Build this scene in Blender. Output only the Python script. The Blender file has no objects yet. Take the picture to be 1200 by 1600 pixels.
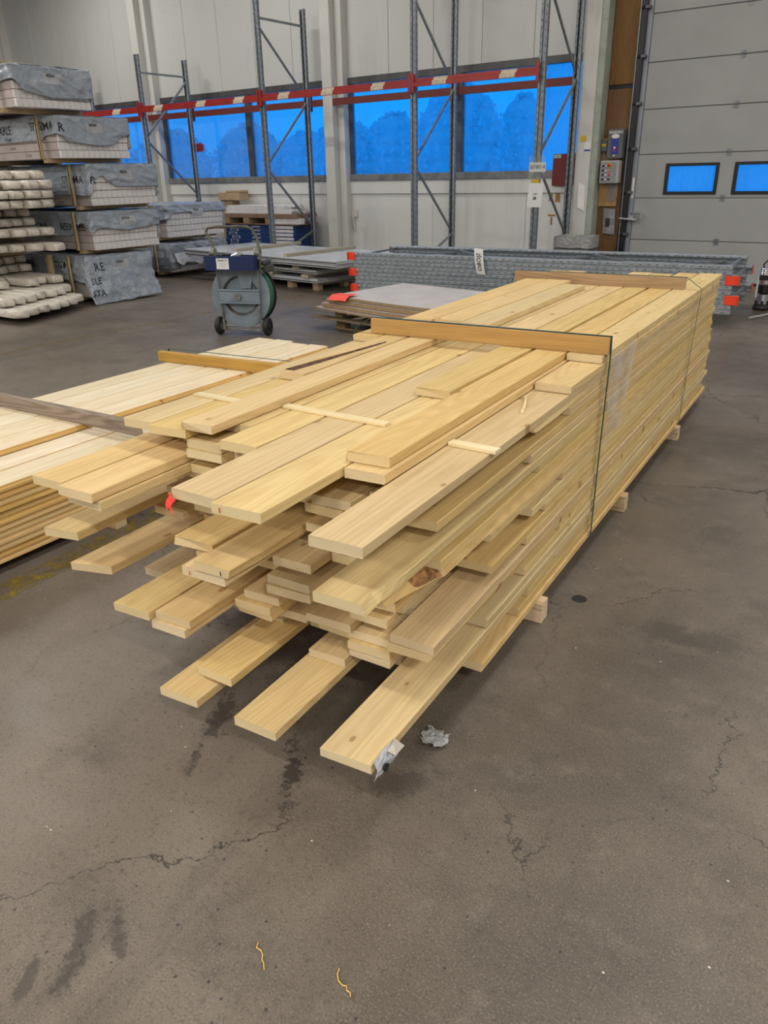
import bpy, bmesh, math, random
from mathutils import Vector, Matrix, noise as mnoise
random.seed(7)
scn = bpy.context.scene
COL = scn.collection
R = math.radians
PI = math.pi

# ------------------------------------------------------------------ camera
cd = bpy.data.cameras.new('camera')
cd.sensor_fit = 'VERTICAL'
cd.sensor_height = 36.0
cd.lens = 26.857
cd.clip_start = 0.05
cd.clip_end = 400
cam = bpy.data.objects.new('camera', cd)
COL.objects.link(cam)
_p, _r, _y = R(23.872), R(-1.26), R(35.997)
_F = Vector((0, math.cos(_p), -math.sin(_p))); _U = Vector((0, math.sin(_p), math.cos(_p))); _R = Vector((1, 0, 0))
_R2 = math.cos(_r) * _R + math.sin(_r) * _U; _U2 = -math.sin(_r) * _R + math.cos(_r) * _U
_M = Matrix.Rotation(_y, 3, 'Z')
_F, _R2, _U2 = _M @ _F, _M @ _R2, _M @ _U2
cam.matrix_world = Matrix(((_R2.x, _U2.x, -_F.x, 0), (_R2.y, _U2.y, -_F.y, 0), (_R2.z, _U2.z, -_F.z, 1.6), (0, 0, 0, 1)))
scn.camera = cam

# ------------------------------------------------------------------ world, lights, exposure
w = bpy.data.worlds.new('dusk_sky'); scn.world = w; w.use_nodes = True
nt = w.node_tree; nt.nodes.clear()
_o = nt.nodes.new('ShaderNodeOutputWorld'); _b = nt.nodes.new('ShaderNodeBackground')
_tc = nt.nodes.new('ShaderNodeTexCoord'); _sx = nt.nodes.new('ShaderNodeSeparateXYZ')
_cr = nt.nodes.new('ShaderNodeValToRGB')
_cr.color_ramp.elements[0].position = 0.0; _cr.color_ramp.elements[0].color = (0.006, 0.275, 0.88, 1)
_cr.color_ramp.elements[1].position = 0.5; _cr.color_ramp.elements[1].color = (0.002, 0.28, 0.90, 1)
nt.links.new(_tc.outputs['Generated'], _sx.inputs[0]); nt.links.new(_sx.outputs['Z'], _cr.inputs[0])
nt.links.new(_cr.outputs[0], _b.inputs[0]); nt.links.new(_b.outputs[0], _o.inputs[0])
_b.inputs[1].default_value = 1.50

LAMP_Z = 6.3
LAMP_W = 138.0
for lx, xk in ((-15.5, 1.9), (-10.5, 1.35), (-5.5, 0.8), (-0.5, 1.25), (4.5, 2.3)):
    for ly, lk in ((-7.5, 1.5), (-2.5, 1.1), (4.5, 0.6), (10.0, 0.40)):
        ld = bpy.data.lights.new('tube_light', 'AREA')
        ld.shape = 'RECTANGLE'; ld.size = 1.5; ld.size_y = 0.12
        ld.energy = LAMP_W * lk * xk; ld.color = (1.0, 0.962, 0.90)
        lo = bpy.data.objects.new('tube_light', ld); COL.objects.link(lo)
        lo.location = (lx, ly, LAMP_Z)

scn.view_settings.view_transform = 'Standard'
scn.view_settings.look = 'None'
scn.view_settings.gamma = 1.0
scn.view_settings.use_curve_mapping = False
scn.view_settings.exposure = 0.0
scn.cycles.use_denoising = True
scn.cycles.max_bounces = 6
scn.cycles.transparent_max_bounces = 12

# ------------------------------------------------------------------ helpers
PSI = R(-4.756)
NV = Vector((math.cos(PSI), -math.sin(PSI), 0)); DV = Vector((math.sin(PSI), math.cos(PSI), 0))
RZ = R(4.756)


def S(x, y, z=0.0):
    """floor grid the timber lies along: x to the right, y away from the camera"""
    return NV * x + DV * y + Vector((0, 0, z))


def tag(o, label=None, cat=None, group=None, kind=None):
    if label: o['label'] = label
    if cat: o['category'] = cat
    if group: o['group'] = group
    if kind: o['kind'] = kind
    return o


def thing(name, label, cat, loc=(0, 0, 0), rz=0.0, group=None):
    o = bpy.data.objects.new(name, None); COL.objects.link(o)
    o.location = loc; o.rotation_euler = (0, 0, rz); o.empty_display_size = 0.1
    return tag(o, label, cat, group)


def link(name, me, parent=None, loc=None, rot=None):
    o = bpy.data.objects.new(name, me); COL.objects.link(o)
    if parent is not None: o.parent = parent
    if loc is not None: o.location = loc
    if rot is not None: o.rotation_euler = rot
    return o


class B:
    """collects simple solids and builds them as one mesh"""
    def __init__(s): s.v = []; s.f = []; s.m = []

    def poly(s, pts, faces, mi=0):
        n = len(s.v); s.v += [tuple(p) for p in pts]
        for f in faces: s.f.append(tuple(i + n for i in f)); s.m.append(mi)
        return s

    def box(s, x0, x1, y0, y1, z0, z1, mi=0, mat=None):
        p = [Vector(q) for q in ((x0, y0, z0), (x1, y0, z0), (x1, y1, z0), (x0, y1, z0), (x0, y0, z1), (x1, y0, z1), (x1, y1, z1), (x0, y1, z1))]
        if mat is not None: p = [mat @ q for q in p]
        return s.poly(p, ((0, 3, 2, 1), (4, 5, 6, 7), (0, 1, 5, 4), (1, 2, 6, 5), (2, 3, 7, 6), (3, 0, 4, 7)), mi)

    def bev(s, x0, x1, y0, y1, z0, z1, c=0.002, mi=0):
        """box with every edge chamfered"""
        P = []
        idx = {}
        X = (x0, x1); Y = (y0, y1); Z = (z0, z1)
        for i in (0, 1):
            for j in (0, 1):
                for k in (0, 1):
                    sx, sy, sz = (c if i == 0 else -c), (c if j == 0 else -c), (c if k == 0 else -c)
                    for a, q in enumerate(((X[i], Y[j] + sy, Z[k] + sz), (X[i] + sx, Y[j], Z[k] + sz), (X[i] + sx, Y[j] + sy, Z[k]))):
                        idx[(i, j, k, a)] = len(P); P.append(q)
        F = []
        def g(i, j, k, a): return idx[(i, j, k, a)]
        for i in (0, 1):
            q = [g(i, 0, 0, 0), g(i, 1, 0, 0), g(i, 1, 1, 0), g(i, 0, 1, 0)]; F.append(q if i else q[::-1])
            q = [g(0, i, 0, 1), g(1, i, 0, 1), g(1, i, 1, 1), g(0, i, 1, 1)]; F.append(q[::-1] if i else q)
            q = [g(0, 0, i, 2), g(1, 0, i, 2), g(1, 1, i, 2), g(0, 1, i, 2)]; F.append(q if i else q[::-1])
        for a in (0, 1):
            for b in (0, 1):
                q = [g(0, a, b, 1), g(1, a, b, 1), g(1, a, b, 2), g(0, a, b, 2)]; F.append(q if (a == b) == (a == 1) and a == b else q)
                q = [g(a, 0, b, 0), g(a, 1, b, 0), g(a, 1, b, 2), g(a, 0, b, 2)]; F.append(q)
                q = [g(a, b, 0, 0), g(a, b, 1, 0), g(a, b, 1, 1), g(a, b, 0, 1)]; F.append(q)
        for i in (0, 1):
            for j in (0, 1):
                for k in (0, 1): F.append([g(i, j, k, 0), g(i, j, k, 1), g(i, j, k, 2)])
        return s.poly(P, F, mi)

    def tube(s, pts, r, n=8, mi=0, cap=True, closed=False):
        pts = [Vector(p) for p in pts]; m = len(pts); base = len(s.v)
        prev = None
        for i, p in enumerate(pts):
            if closed: t = pts[(i + 1) % m] - pts[i - 1]
            else: t = pts[min(i + 1, m - 1)] - pts[max(i - 1, 0)]
            t.normalize()
            if prev is None:
                a = t.orthogonal().normalized()
            else:
                a = (prev - t * prev.dot(t)).normalized()
            prev = a; b = t.cross(a)
            rr = r[i] if isinstance(r, (list, tuple)) else r
            for k in range(n):
                th = 2 * PI * k / n
                s.v.append(tuple(p + (a * math.cos(th) + b * math.sin(th)) * rr))
        rng = m if closed else m - 1
        for i in range(rng):
            j = (i + 1) % m
            for k in range(n):
                k2 = (k + 1) % n
                s.f.append((base + i * n + k, base + i * n + k2, base + j * n + k2, base + j * n + k)); s.m.append(mi)
        if cap and not closed:
            s.f.append(tuple(base + k for k in range(n))[::-1]); s.m.append(mi)
            s.f.append(tuple(base + (m - 1) * n + k for k in range(n))); s.m.append(mi)
        return s

    def lathe(s, prof, axis='Z', n=32, loc=(0, 0, 0), mi=0):
        """prof: list of (radius, height) revolved about the axis"""
        base = len(s.v); loc = Vector(loc)
        for (r, h) in prof:
            for k in range(n):
                th = 2 * PI * k / n; c, sn = r * math.cos(th), r * math.sin(th)
                p = {'Z': (c, sn, h), 'Y': (c, h, sn), 'X': (h, c, sn)}[axis]
                s.v.append(tuple(loc + Vector(p)))
        for i in range(len(prof) - 1):
            for k in range(n):
                k2 = (k + 1) % n
                s.f.append((base + i * n + k, base + i * n + k2, base + (i + 1) * n + k2, base + (i + 1) * n + k)); s.m.append(mi)
        return s

    def grid(s, P, mi=0, two=False):
        base = len(s.v); nr = len(P); nc = len(P[0])
        for row in P: s.v += [tuple(p) for p in row]
        for i in range(nr - 1):
            for j in range(nc - 1):
                s.f.append((base + i * nc + j, base + i * nc + j + 1, base + (i + 1) * nc + j + 1, base + (i + 1) * nc + j)); s.m.append(mi)
        return s

    def mesh(s, name, mats, smooth=False, fix=True):
        me = bpy.data.meshes.new(name)
        me.from_pydata(s.v, [], s.f)
        for m in (mats if isinstance(mats, (list, tuple)) else [mats]): me.materials.append(m)
        me.polygons.foreach_set('material_index', s.m)
        if fix:
            bm = bmesh.new(); bm.from_mesh(me); bmesh.ops.recalc_face_normals(bm, faces=bm.faces[:]); bm.to_mesh(me); bm.free()
        if smooth: me.polygons.foreach_set('use_smooth', [True] * len(me.polygons))
        me.update()
        return me

    def build(s, name, mats, parent=None, smooth=False, loc=None, rot=None, fix=True):
        return link(name, s.mesh(name, mats, smooth, fix), parent, loc, rot)


def text_mesh(body, size, mat, extrude=0.0, align='CENTER', bold=0.0, res=2):
    cu = bpy.data.curves.new('lettering', 'FONT'); cu.body = body; cu.size = size; cu.extrude = extrude
    cu.align_x = align; cu.align_y = 'CENTER'; cu.offset = bold; cu.resolution_u = res
    o = bpy.data.objects.new('tmp_text', cu); COL.objects.link(o)
    bpy.context.view_layer.update()
    me = bpy.data.meshes.new_from_object(o.evaluated_get(bpy.context.evaluated_depsgraph_get()))
    bpy.data.objects.remove(o); bpy.data.curves.remove(cu)
    me.materials.clear(); me.materials.append(mat); me.name = 'lettering'
    return me


# ------------------------------------------------------------------ materials
class NT:
    def __init__(s, name):
        s.m = bpy.data.materials.new(name); s.m.use_nodes = True; s.t = s.m.node_tree; s.t.nodes.clear()
        s.out = s.t.nodes.new('ShaderNodeOutputMaterial'); s.b = s.t.nodes.new('ShaderNodeBsdfPrincipled')
        s.t.links.new(s.b.outputs[0], s.out.inputs[0])

    def n(s, typ, **k):
        nd = s.t.nodes.new('ShaderNode' + typ)
        for a, v in k.items(): setattr(nd, a, v)
        return nd

    def set(s, nd, key, val):
        sk = nd.inputs[key]
        if hasattr(val, 'is_output'): s.t.links.new(val, sk)
        elif val is not None:
            if isinstance(val, tuple) and len(val) == 3 and sk.type == 'RGBA': val = val + (1,)
            sk.default_value = val

    def math(s, op, a, b=None, c=None, clamp=False):
        nd = s.n('Math', operation=op); nd.use_clamp = clamp
        for i, v in enumerate((a, b, c)):
            if v is not None: s.set(nd, i, v)
        return nd.outputs[0]

    def vmul(s, v, t):
        nd = s.n('VectorMath', operation='MULTIPLY'); s.set(nd, 0, v); s.set(nd, 1, t); return nd.outputs[0]

    def vadd(s, v, t):
        nd = s.n('VectorMath', operation='ADD'); s.set(nd, 0, v); s.set(nd, 1, t); return nd.outputs[0]

    def noise(s, v, scale, detail=3, rough=0.55, dist=0.0, out=0):
        nd = s.n('TexNoise'); s.set(nd, 'Vector', v); s.set(nd, 'Scale', scale); s.set(nd, 'Detail', detail); s.set(nd, 'Roughness', rough); s.set(nd, 'Distortion', dist)
        return nd.outputs[out]

    def voro(s, v, scale, feature='F1', out='Distance', rnd=1.0):
        nd = s.n('TexVoronoi', feature=feature); s.set(nd, 'Vector', v); s.set(nd, 'Scale', scale); s.set(nd, 'Randomness', rnd)
        return nd.outputs[out] if out else nd

    def map(s, v, a, b, c=0.0, d=1.0, smooth=True):
        nd = s.n('MapRange'); nd.interpolation_type = 'SMOOTHSTEP' if smooth else 'LINEAR'; nd.clamp = True
        s.set(nd, 0, v); s.set(nd, 1, a); s.set(nd, 2, b); s.set(nd, 3, c); s.set(nd, 4, d)
        return nd.outputs[0]

    def mix(s, f, a, b, mode='MIX'):
        nd = s.n('Mix', data_type='RGBA', blend_type=mode); s.set(nd, 0, f); s.set(nd, 6, a); s.set(nd, 7, b); return nd.outputs[2]

    def obj(s): return s.n('TexCoord').outputs['Object']

    def bump(s, h, strength=0.3, dist=0.01):
        nd = s.n('Bump'); s.set(nd, 'Strength', strength); s.set(nd, 'Distance', dist); s.set(nd, 'Height', h)
        s.t.links.new(nd.outputs[0], s.b.inputs['Normal'])

    def fin(s, col=None, rough=0.5, metal=0.0, spec=None):
        if col is not None: s.set(s.b, 'Base Color', col)
        s.set(s.b, 'Roughness', rough); s.set(s.b, 'Metallic', metal)
        if spec is not None: s.set(s.b, 'Specular IOR Level', spec)
        return s.m


def flat(name, col, rough=0.5, metal=0.0, var=0.06, scale=6.0, spec=None):
    t = NT(name); v = t.obj(); n = t.noise(v, scale, 4)
    c = t.mix(t.map(n, 0.3, 0.7), tuple(x * (1 - var) for x in col), tuple(min(1, x * (1 + var)) for x in col))
    return t.fin(c, rough, metal, spec)


def wood(name, light, dark, ring=0.35, knots=0.5, rough=0.6, dirt=0.12, var=0.12, endc=None, knotc=(0.20, 0.09, 0.03), saw=0.0, axis='Y'):
    t = NT(name); tc = t.n('TexCoord'); rnd = t.n('ObjectInfo').outputs['Random']
    comb = t.n('CombineXYZ')
    t.set(comb, 0, t.math('MULTIPLY', rnd, 37.7)); t.set(comb, 1, t.math('MULTIPLY', rnd, 91.3)); t.set(comb, 2, t.math('MULTIPLY', rnd, 53.1))
    v = tc.outputs['Object']
    along = {'X': 0, 'Y': 1, 'Z': 2}[axis]
    def sc(a, l, c):
        return tuple(l if i == along else (a if i == (1 if along == 0 else 0) else c) for i in range(3))
    p = t.vadd(v, comb.outputs[0])
    field = t.noise(t.vmul(p, sc(7.0, 0.42, 7.0)), 1.0, 1.5, 0.4)
    band = t.math('FRACT', t.math('MULTIPLY', field, 26.0))
    band = t.map(t.math('ABSOLUTE', t.math('SUBTRACT', band, 0.5)), 0.05, 0.5)
    fib = t.noise(t.vmul(p, sc(210.0, 5.0, 210.0)), 1.0, 2, 0.6)
    big = t.noise(t.vmul(p, sc(5.0, 0.9, 5.0)), 1.0, 3)
    f = t.math('ADD', t.math('MULTIPLY', band, ring), t.math('MULTIPLY', t.math('SUBTRACT', fib, 0.5), 0.55), clamp=True)
    c = t.mix(f, light, dark)
    # end grain on the two sawn ends
    nsep = t.n('SeparateXYZ'); t.set(nsep, 0, tc.outputs['Normal'])
    en = t.map(t.math('ABSOLUTE', nsep.outputs[along]), 0.7, 0.9)
    ec = endc or tuple(0.55 * a + 0.45 * b for a, b in zip(light, (0.62, 0.52, 0.36)))
    mid = t.noise(t.vmul(p, sc(26.0, 1.6, 26.0)), 1.0, 4, 0.65)
    c = t.mix(t.map(mid, 0.38, 0.78, 0.0, 0.34), c, tuple(x * 0.62 for x in dark) if not saw else (0.43, 0.285, 0.125))
    c = t.mix(t.map(mid, 0.46, 0.28, 0.0, 0.30), c, tuple(min(1, x * 1.10) for x in light))
    # growth rings round an off-board pith on the sawn ends
    pith = t.n('CombineXYZ')
    offs = t.math('MULTIPLY', t.math('SUBTRACT', t.math('FRACT', t.math('MULTIPLY', rnd, 7.7)), 0.5), 0.10)
    for i_ in range(3): t.set(pith, i_, 0.0 if i_ == along else (offs if i_ != 2 else -0.05))
    flatv = t.vmul(t.vadd(v, pith.outputs[0]), sc(1.0, 0.0, 1.0))
    ln_ = t.n('VectorMath', operation='LENGTH'); t.set(ln_, 0, flatv)
    eg = t.math('ABSOLUTE', t.math('SUBTRACT', t.math('FRACT', t.math('ADD', t.math('MULTIPLY', ln_.outputs['Value'], 210.0), t.math('MULTIPLY', t.noise(t.vmul(p, sc(30.0, 30.0, 30.0)), 1.0, 2), 1.2))), 0.5))
    ec2 = t.mix(t.map(eg, 0.10, 0.5), tuple(x * 1.06 for x in ec), tuple(x * 0.80 for x in ec))
    # knots
    ps_ = t.n('SeparateXYZ'); t.set(ps_, 0, p); pc_ = t.n('CombineXYZ')
    t.set(pc_, 0, t.math('MULTIPLY', ps_.outputs[1 if along == 0 else 0], 4.6)); t.set(pc_, 1, t.math('MULTIPLY', ps_.outputs[along], 2.6))
    kv = t.n('TexVoronoi', feature='F1', voronoi_dimensions='2D'); t.set(kv, 'Vector', pc_.outputs[0]); t.set(kv, 'Scale', 1.0)
    ksep = t.n('SeparateColor'); t.set(ksep, 0, kv.outputs['Color'])
    gate = t.math('GREATER_THAN', ksep.outputs[0], 1.0 - knots)
    size = t.math('ADD', 0.022, t.math('MULTIPLY', ksep.outputs[1], 0.040))
    kd = t.math('DIVIDE', kv.outputs['Distance'], size)
    k1 = t.math('MULTIPLY', t.map(kd, 1.0, 0.72), gate)
    k2 = t.math('MULTIPLY', t.map(kd, 0.75, 0.35), gate)
    halo = t.math('MULTIPLY', t.map(kd, 2.6, 0.9), gate)
    c = t.mix(t.math('MULTIPLY', halo, 0.22), c, dark)
    c = t.mix(t.math('MULTIPLY', k1, 0.58), c, knotc)
    c = t.mix(t.math('MULTIPLY', k2, 0.45), c, tuple(min(1, x * 2.2) for x in knotc))
    c = t.mix(en, c, ec2)
    # bluish grime and piece to piece variation
    gr = t.map(big, 0.52, 0.75)
    c = t.mix(t.math('MULTIPLY', gr, dirt), c, (0.34, 0.265, 0.16))
    rv = t.math('ADD', 1.0 - var, t.math('MULTIPLY', t.math('FRACT', t.math('MULTIPLY', rnd, 17.3)), 2 * var))
    hs = t.n('HueSaturation'); t.set(hs, 'Color', c); t.set(hs, 'Value', rv)
    t.set(hs, 'Hue', t.math('ADD', 0.496, t.math('MULTIPLY', t.math('FRACT', t.math('MULTIPLY', rnd, 29.9)), 0.010)))
    t.set(hs, 'Saturation', t.math('ADD', 0.9, t.math('MULTIPLY', t.math('FRACT', t.math('MULTIPLY', rnd, 43.1)), 0.2)))
    h = fib
    if saw:
        sw = t.noise(t.vmul(p, sc(14.0, 130.0, 14.0)), 1.0, 2)
        h = t.math('ADD', fib, t.math('MULTIPLY', sw, saw))
    t.bump(h, 0.22, 0.002)
    return t.fin(hs.outputs[0], rough, 0.0, 0.25)


M = {}
M['sawn'] = wood('sawn_spruce', (0.69, 0.51, 0.25), (0.475, 0.295, 0.105), ring=0.33, knots=0.62, saw=0.6, dirt=0.14, var=0.09)
M['planed'] = wood('planed_spruce', (0.76, 0.66, 0.48), (0.60, 0.44, 0.25), ring=0.32, knots=0.55, dirt=0.03, var=0.07, rough=0.5, knotc=(0.42, 0.22, 0.09))
M['planed_edge'] = wood('planed_board_edge', (0.66, 0.45, 0.19), (0.46, 0.27, 0.10), ring=0.3, knots=0.3, dirt=0.05)
M['amber'] = wood('amber_batten', (0.50, 0.29, 0.07), (0.36, 0.18, 0.038), ring=0.35, knots=0.35, axis='X', dirt=0.08)
M['brown'] = wood('brown_batten', (0.42, 0.29, 0.165), (0.25, 0.155, 0.08), ring=0.5, knots=0.4, axis='X', dirt=0.4)
M['grey_wood'] = wood('weathered_batten', (0.34, 0.27, 0.205), (0.17, 0.125, 0.09), ring=0.7, knots=0.5, axis='X', dirt=0.3)
M['bearer'] = wood('bearer_timber', (0.60, 0.44, 0.27), (0.34, 0.22, 0.13), ring=0.6, knots=0.2, axis='X')
M['lath'] = wood('pale_lath', (0.82, 0.68, 0.42), (0.65, 0.47, 0.22), ring=0.2, knots=0.1, axis='X')
M['ply'] = wood('plywood_sheathing', (0.20, 0.100, 0.036), (0.125, 0.058, 0.018), ring=0.5, knots=0.25, axis='Z', dirt=0.25)
M['ply_light'] = wood('plywood_patch', (0.42, 0.235, 0.095), (0.29, 0.15, 0.055), ring=0.6, knots=0.15, axis='Z')
M['oldwood'] = wood('pallet_timber', (0.36, 0.255, 0.14), (0.21, 0.14, 0.075), ring=0.5, knots=0.3, axis='X', dirt=0.4)
M['greybatten'] = wood('greyish_batten', (0.42, 0.38, 0.29), (0.28, 0.25, 0.18), ring=0.4, knots=0.3, axis='Y', dirt=0.3)
M['corner_batten'] = wood('corner_batten', (0.47, 0.345, 0.20), (0.32, 0.22, 0.12), ring=0.3, knots=0.2, axis='Z', dirt=0.2)
M['fibre'] = flat('fibreboard_edge', (0.33, 0.22, 0.12), 0.8, var=0.12, scale=14)
M['fibre_top'] = flat('fibreboard_face', (0.54, 0.505, 0.49), 0.55, var=0.08, scale=3)
M['bark'] = flat('bark', (0.10, 0.045, 0.02), 0.9, var=0.6, scale=40)
M['bandgreen'] = flat('green_strap', (0.012, 0.06, 0.045), 0.35, var=0.2)
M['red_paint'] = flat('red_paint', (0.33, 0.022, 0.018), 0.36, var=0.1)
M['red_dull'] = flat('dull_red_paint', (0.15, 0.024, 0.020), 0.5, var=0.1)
M['orange_red'] = flat('orange_red_paint', (0.85, 0.062, 0.018), 0.4, var=0.06)
M['red_rag'] = flat('red_cloth', (0.80, 0.055, 0.045), 0.8, var=0.1)
M['red_paper'] = flat('red_paper', (0.90, 0.085, 0.055), 0.6, var=0.03)
M['paper'] = flat('white_paper', (0.74, 0.74, 0.73), 0.6, var=0.03)
M['sheet'] = flat('pasted_label', (0.60, 0.52, 0.40), 0.6, var=0.15, scale=30)
M['black'] = flat('black_rubber', (0.012, 0.012, 0.013), 0.55, var=0.2)
M['blackframe'] = flat('black_frame', (0.010, 0.010, 0.011), 0.35, var=0.1)
M['ink'] = flat('black_ink', (0.015, 0.015, 0.02), 0.6, var=0.05)
M['navy'] = flat('navy_card', (0.012, 0.045, 0.17), 0.45, var=0.15, scale=9)
M['navybox'] = flat('navy_paint', (0.006, 0.020, 0.085), 0.4, var=0.1)
M['white'] = flat('white_paint', (0.72, 0.72, 0.72), 0.5, var=0.04)
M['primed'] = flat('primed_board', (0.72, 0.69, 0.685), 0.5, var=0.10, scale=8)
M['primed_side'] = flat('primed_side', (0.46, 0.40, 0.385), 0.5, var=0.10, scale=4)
M['cardboard'] = flat('cardboard', (0.40, 0.29, 0.17), 0.8, var=0.08)
M['alu'] = flat('aluminium_profile', (0.62, 0.64, 0.66), 0.35, 0.5, var=0.08)
M['panel_face'] = flat('pale_steel_sheet', (0.60, 0.64, 0.69), 0.18, var=0.05, scale=2)
M['panel_edge'] = flat('panel_edge', (0.50, 0.51, 0.51), 0.45, var=0.12, scale=20)
M['dark_gap'] = flat('dark_rubber_seal', (0.02, 0.022, 0.025), 0.6)
M['door_skin'] = flat('door_panel_skin', (0.345, 0.348, 0.345), 0.55, var=0.035, scale=2)
M['door_edge'] = flat('door_panel_edge', (0.16, 0.155, 0.15), 0.6, var=0.05)
M['frame_grey'] = flat('window_frame_grey', (0.20, 0.205, 0.21), 0.4, 0.2, var=0.25, scale=9)
M['frame_dark'] = flat('window_frame_dark', (0.085, 0.087, 0.09), 0.4, 0.2, var=0.2)
M['grey_blue'] = flat('grey_blue_enamel', (0.20, 0.245, 0.285), 0.4, var=0.14, scale=7)
M['tube_grey'] = flat('worn_tube', (0.22, 0.215, 0.20), 0.4, 0.4, var=0.3, scale=12)
M['hose'] = flat('green_hose', (0.045, 0.15, 0.095), 0.4, var=0.15, scale=20)
M['ctl_grey'] = flat('control_box_grey', (0.40, 0.40, 0.40), 0.45, var=0.05)
M['ctl_dark'] = flat('control_box_dark', (0.11, 0.115, 0.125), 0.45, var=0.1)
M['ctl_blue'] = flat('control_blue', (0.008, 0.045, 0.30), 0.4, var=0.05)
M['yellow'] = flat('yellow_plastic', (0.62, 0.40, 0.02), 0.5, var=0.06)
M['orange'] = flat('orange_button', (0.75, 0.25, 0.03), 0.4)
M['red_btn'] = flat('red_button', (0.55, 0.015, 0.02), 0.35)
M['cable_grey'] = flat('grey_cable', (0.30, 0.29, 0.28), 0.5)
M['greenish'] = flat('pale_green_paint', (0.34, 0.38, 0.32), 0.55, var=0.12, scale=5)
M['chrome'] = flat('bright_metal', (0.62, 0.64, 0.66), 0.22, 0.9, var=0.1)
M['twine'] = flat('yellow_twine', (0.75, 0.48, 0.09), 0.7, var=0.1)
M['snow_ground'] = flat('snow', (0.9, 0.9, 0.9), 0.9)  # matt white snow of the yard, no emission
M['hinge'] = flat('hinge_steel', (0.24, 0.25, 0.275), 0.35, 0.6, var=0.2)
M['roller'] = flat('roller_bracket_steel', (0.12, 0.12, 0.125), 0.35, 0.6, var=0.3)
M['tree_far'] = flat('hazy_tree', (0.97, 0.80, 0.86), 0.9, var=0.06, scale=1.3)  # near-white colour puts distance haze into trunks and lamp posts
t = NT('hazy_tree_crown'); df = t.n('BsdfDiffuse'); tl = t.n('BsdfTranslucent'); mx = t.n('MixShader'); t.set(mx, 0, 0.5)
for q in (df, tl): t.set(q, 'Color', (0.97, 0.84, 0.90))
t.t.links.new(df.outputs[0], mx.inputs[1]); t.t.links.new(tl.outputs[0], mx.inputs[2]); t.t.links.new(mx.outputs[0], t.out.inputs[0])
M['crown'] = t.m  # pale translucent mix stands in for haze over the crowns
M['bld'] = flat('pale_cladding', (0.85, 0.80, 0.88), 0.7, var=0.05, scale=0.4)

t = NT('indicator_lamp')
t.set(t.b, 'Base Color', (0.9, 0.05, 0.03)); t.set(t.b, 'Emission Color', (1, 0.12, 0.06)); t.set(t.b, 'Emission Strength', 1.5)
M['led'] = t.m


def m_wall(name, col, dirt):
    t = NT(name); v = t.obj(); a = t.noise(v, 1.1, 5, 0.6); b = t.noise(t.vmul(v, (14, 14, 1.2)), 1.0, 4); c3 = t.noise(v, 26, 3)
    f = t.math('MULTIPLY', t.map(t.math('ADD', t.math('MULTIPLY', a, 0.6), t.math('MULTIPLY', b, 0.4)), 0.5, 0.72), dirt)
    c = t.mix(f, col, (0.30, 0.285, 0.25))
    c = t.mix(t.math('MULTIPLY', t.map(c3, 0.70, 0.74), 0.35), c, (0.2, 0.18, 0.15))
    return t.fin(c, 0.5)


M['wall'] = m_wall('white_wall_panel', (0.585, 0.59, 0.57), 0.14)
M['pilaster'] = m_wall('scuffed_white_column', (0.60, 0.595, 0.56), 0.45)
M['wall_low'] = m_wall('white_wall_panel_lower', (0.68, 0.685, 0.67), 0.22)


def m_galv(name, slots, lift=1.0):
    t = NT(name); v = t.obj(); a = t.noise(v, 18, 4, 0.6); vr = t.voro(v, 60, 'F1', 'Color')
    s1 = t.n('SeparateColor'); t.set(s1, 0, vr)
    c = t.mix(t.map(t.math('ADD', t.math('MULTIPLY', a, 0.6), t.math('MULTIPLY', s1.outputs[0], 0.14)), 0.22, 0.66), tuple(lift * q for q in (0.19, 0.215, 0.24)), tuple(lift * q for q in (0.35, 0.375, 0.40)))
    if slots:
        sx = t.n('SeparateXYZ'); t.set(sx, 0, v)
        ax = t.math('ABSOLUTE', sx.outputs[0])
        fz = t.math('FRACT', t.math('MULTIPLY', t.math('ADD', sx.outputs[2], t.math('MULTIPLY', sx.outputs[0], 0.5)), 11.0))
        m1 = t.math('MULTIPLY', t.math('COMPARE', ax, 0.029, 0.0045), t.math('COMPARE', fz, 0.5, 0.17))
        ay = sx.outputs[1]
        fz2 = t.math('FRACT', t.math('MULTIPLY', t.math('ADD', sx.outputs[2], t.math('MULTIPLY', ay, 0.5)), 11.0))
        nside = t.math('GREATER_THAN', ax, 0.046)
        m2 = t.math('MULTIPLY', nside, t.math('MULTIPLY', t.math('COMPARE', ay, 0.038, 0.007), t.math('COMPARE', fz2, 0.5, 0.17)))
        c = t.mix(t.math('MAXIMUM', m1, m2), c, (0.03 if lift == 1.0 else 0.10, 0.032 if lift == 1.0 else 0.105, 0.036 if lift == 1.0 else 0.115))
    return t.fin(c, 0.38, 0.45)


M['galv'] = m_galv('galvanised_steel', False)
M['galv_slot'] = m_galv('slotted_galvanised_steel', True)
M['galv_slot_lit'] = m_galv('slotted_galvanised_steel_lit', True, 1.5)  # same steel lightened for the lying frames, bright highlights put into its colour


def m_plastic(name, col, rough):
    t = NT(name); v = t.obj(); a = t.noise(v, 3.2, 5, 0.62, 1.2); b = t.noise(t.vmul(v, (5, 5, 11)), 1.0, 4, 0.6, 0.8)
    c = t.mix(t.map(a, 0.3, 0.7), tuple(x * 0.9 for x in col), tuple(x * 1.08 for x in col))
    wr_ = t.noise(t.vadd(v, t.vmul(t.noise(v, 4.0, 2, 0.5, 0, 1), (0.25, 0.25, 0.25))), 6.0, 2, 0.5)
    rdg = t.math('SUBTRACT', 1.0, t.math('MULTIPLY', t.math('ABSOLUTE', t.math('SUBTRACT', wr_, 0.5)), 6.0), clamp=True)
    t.bump(t.math('ADD', t.math('ADD', a, t.math('MULTIPLY', b, 0.5)), t.math('MULTIPLY', rdg, 0.30)), 0.5, 0.05)
    return t.fin(c, rough)


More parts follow.
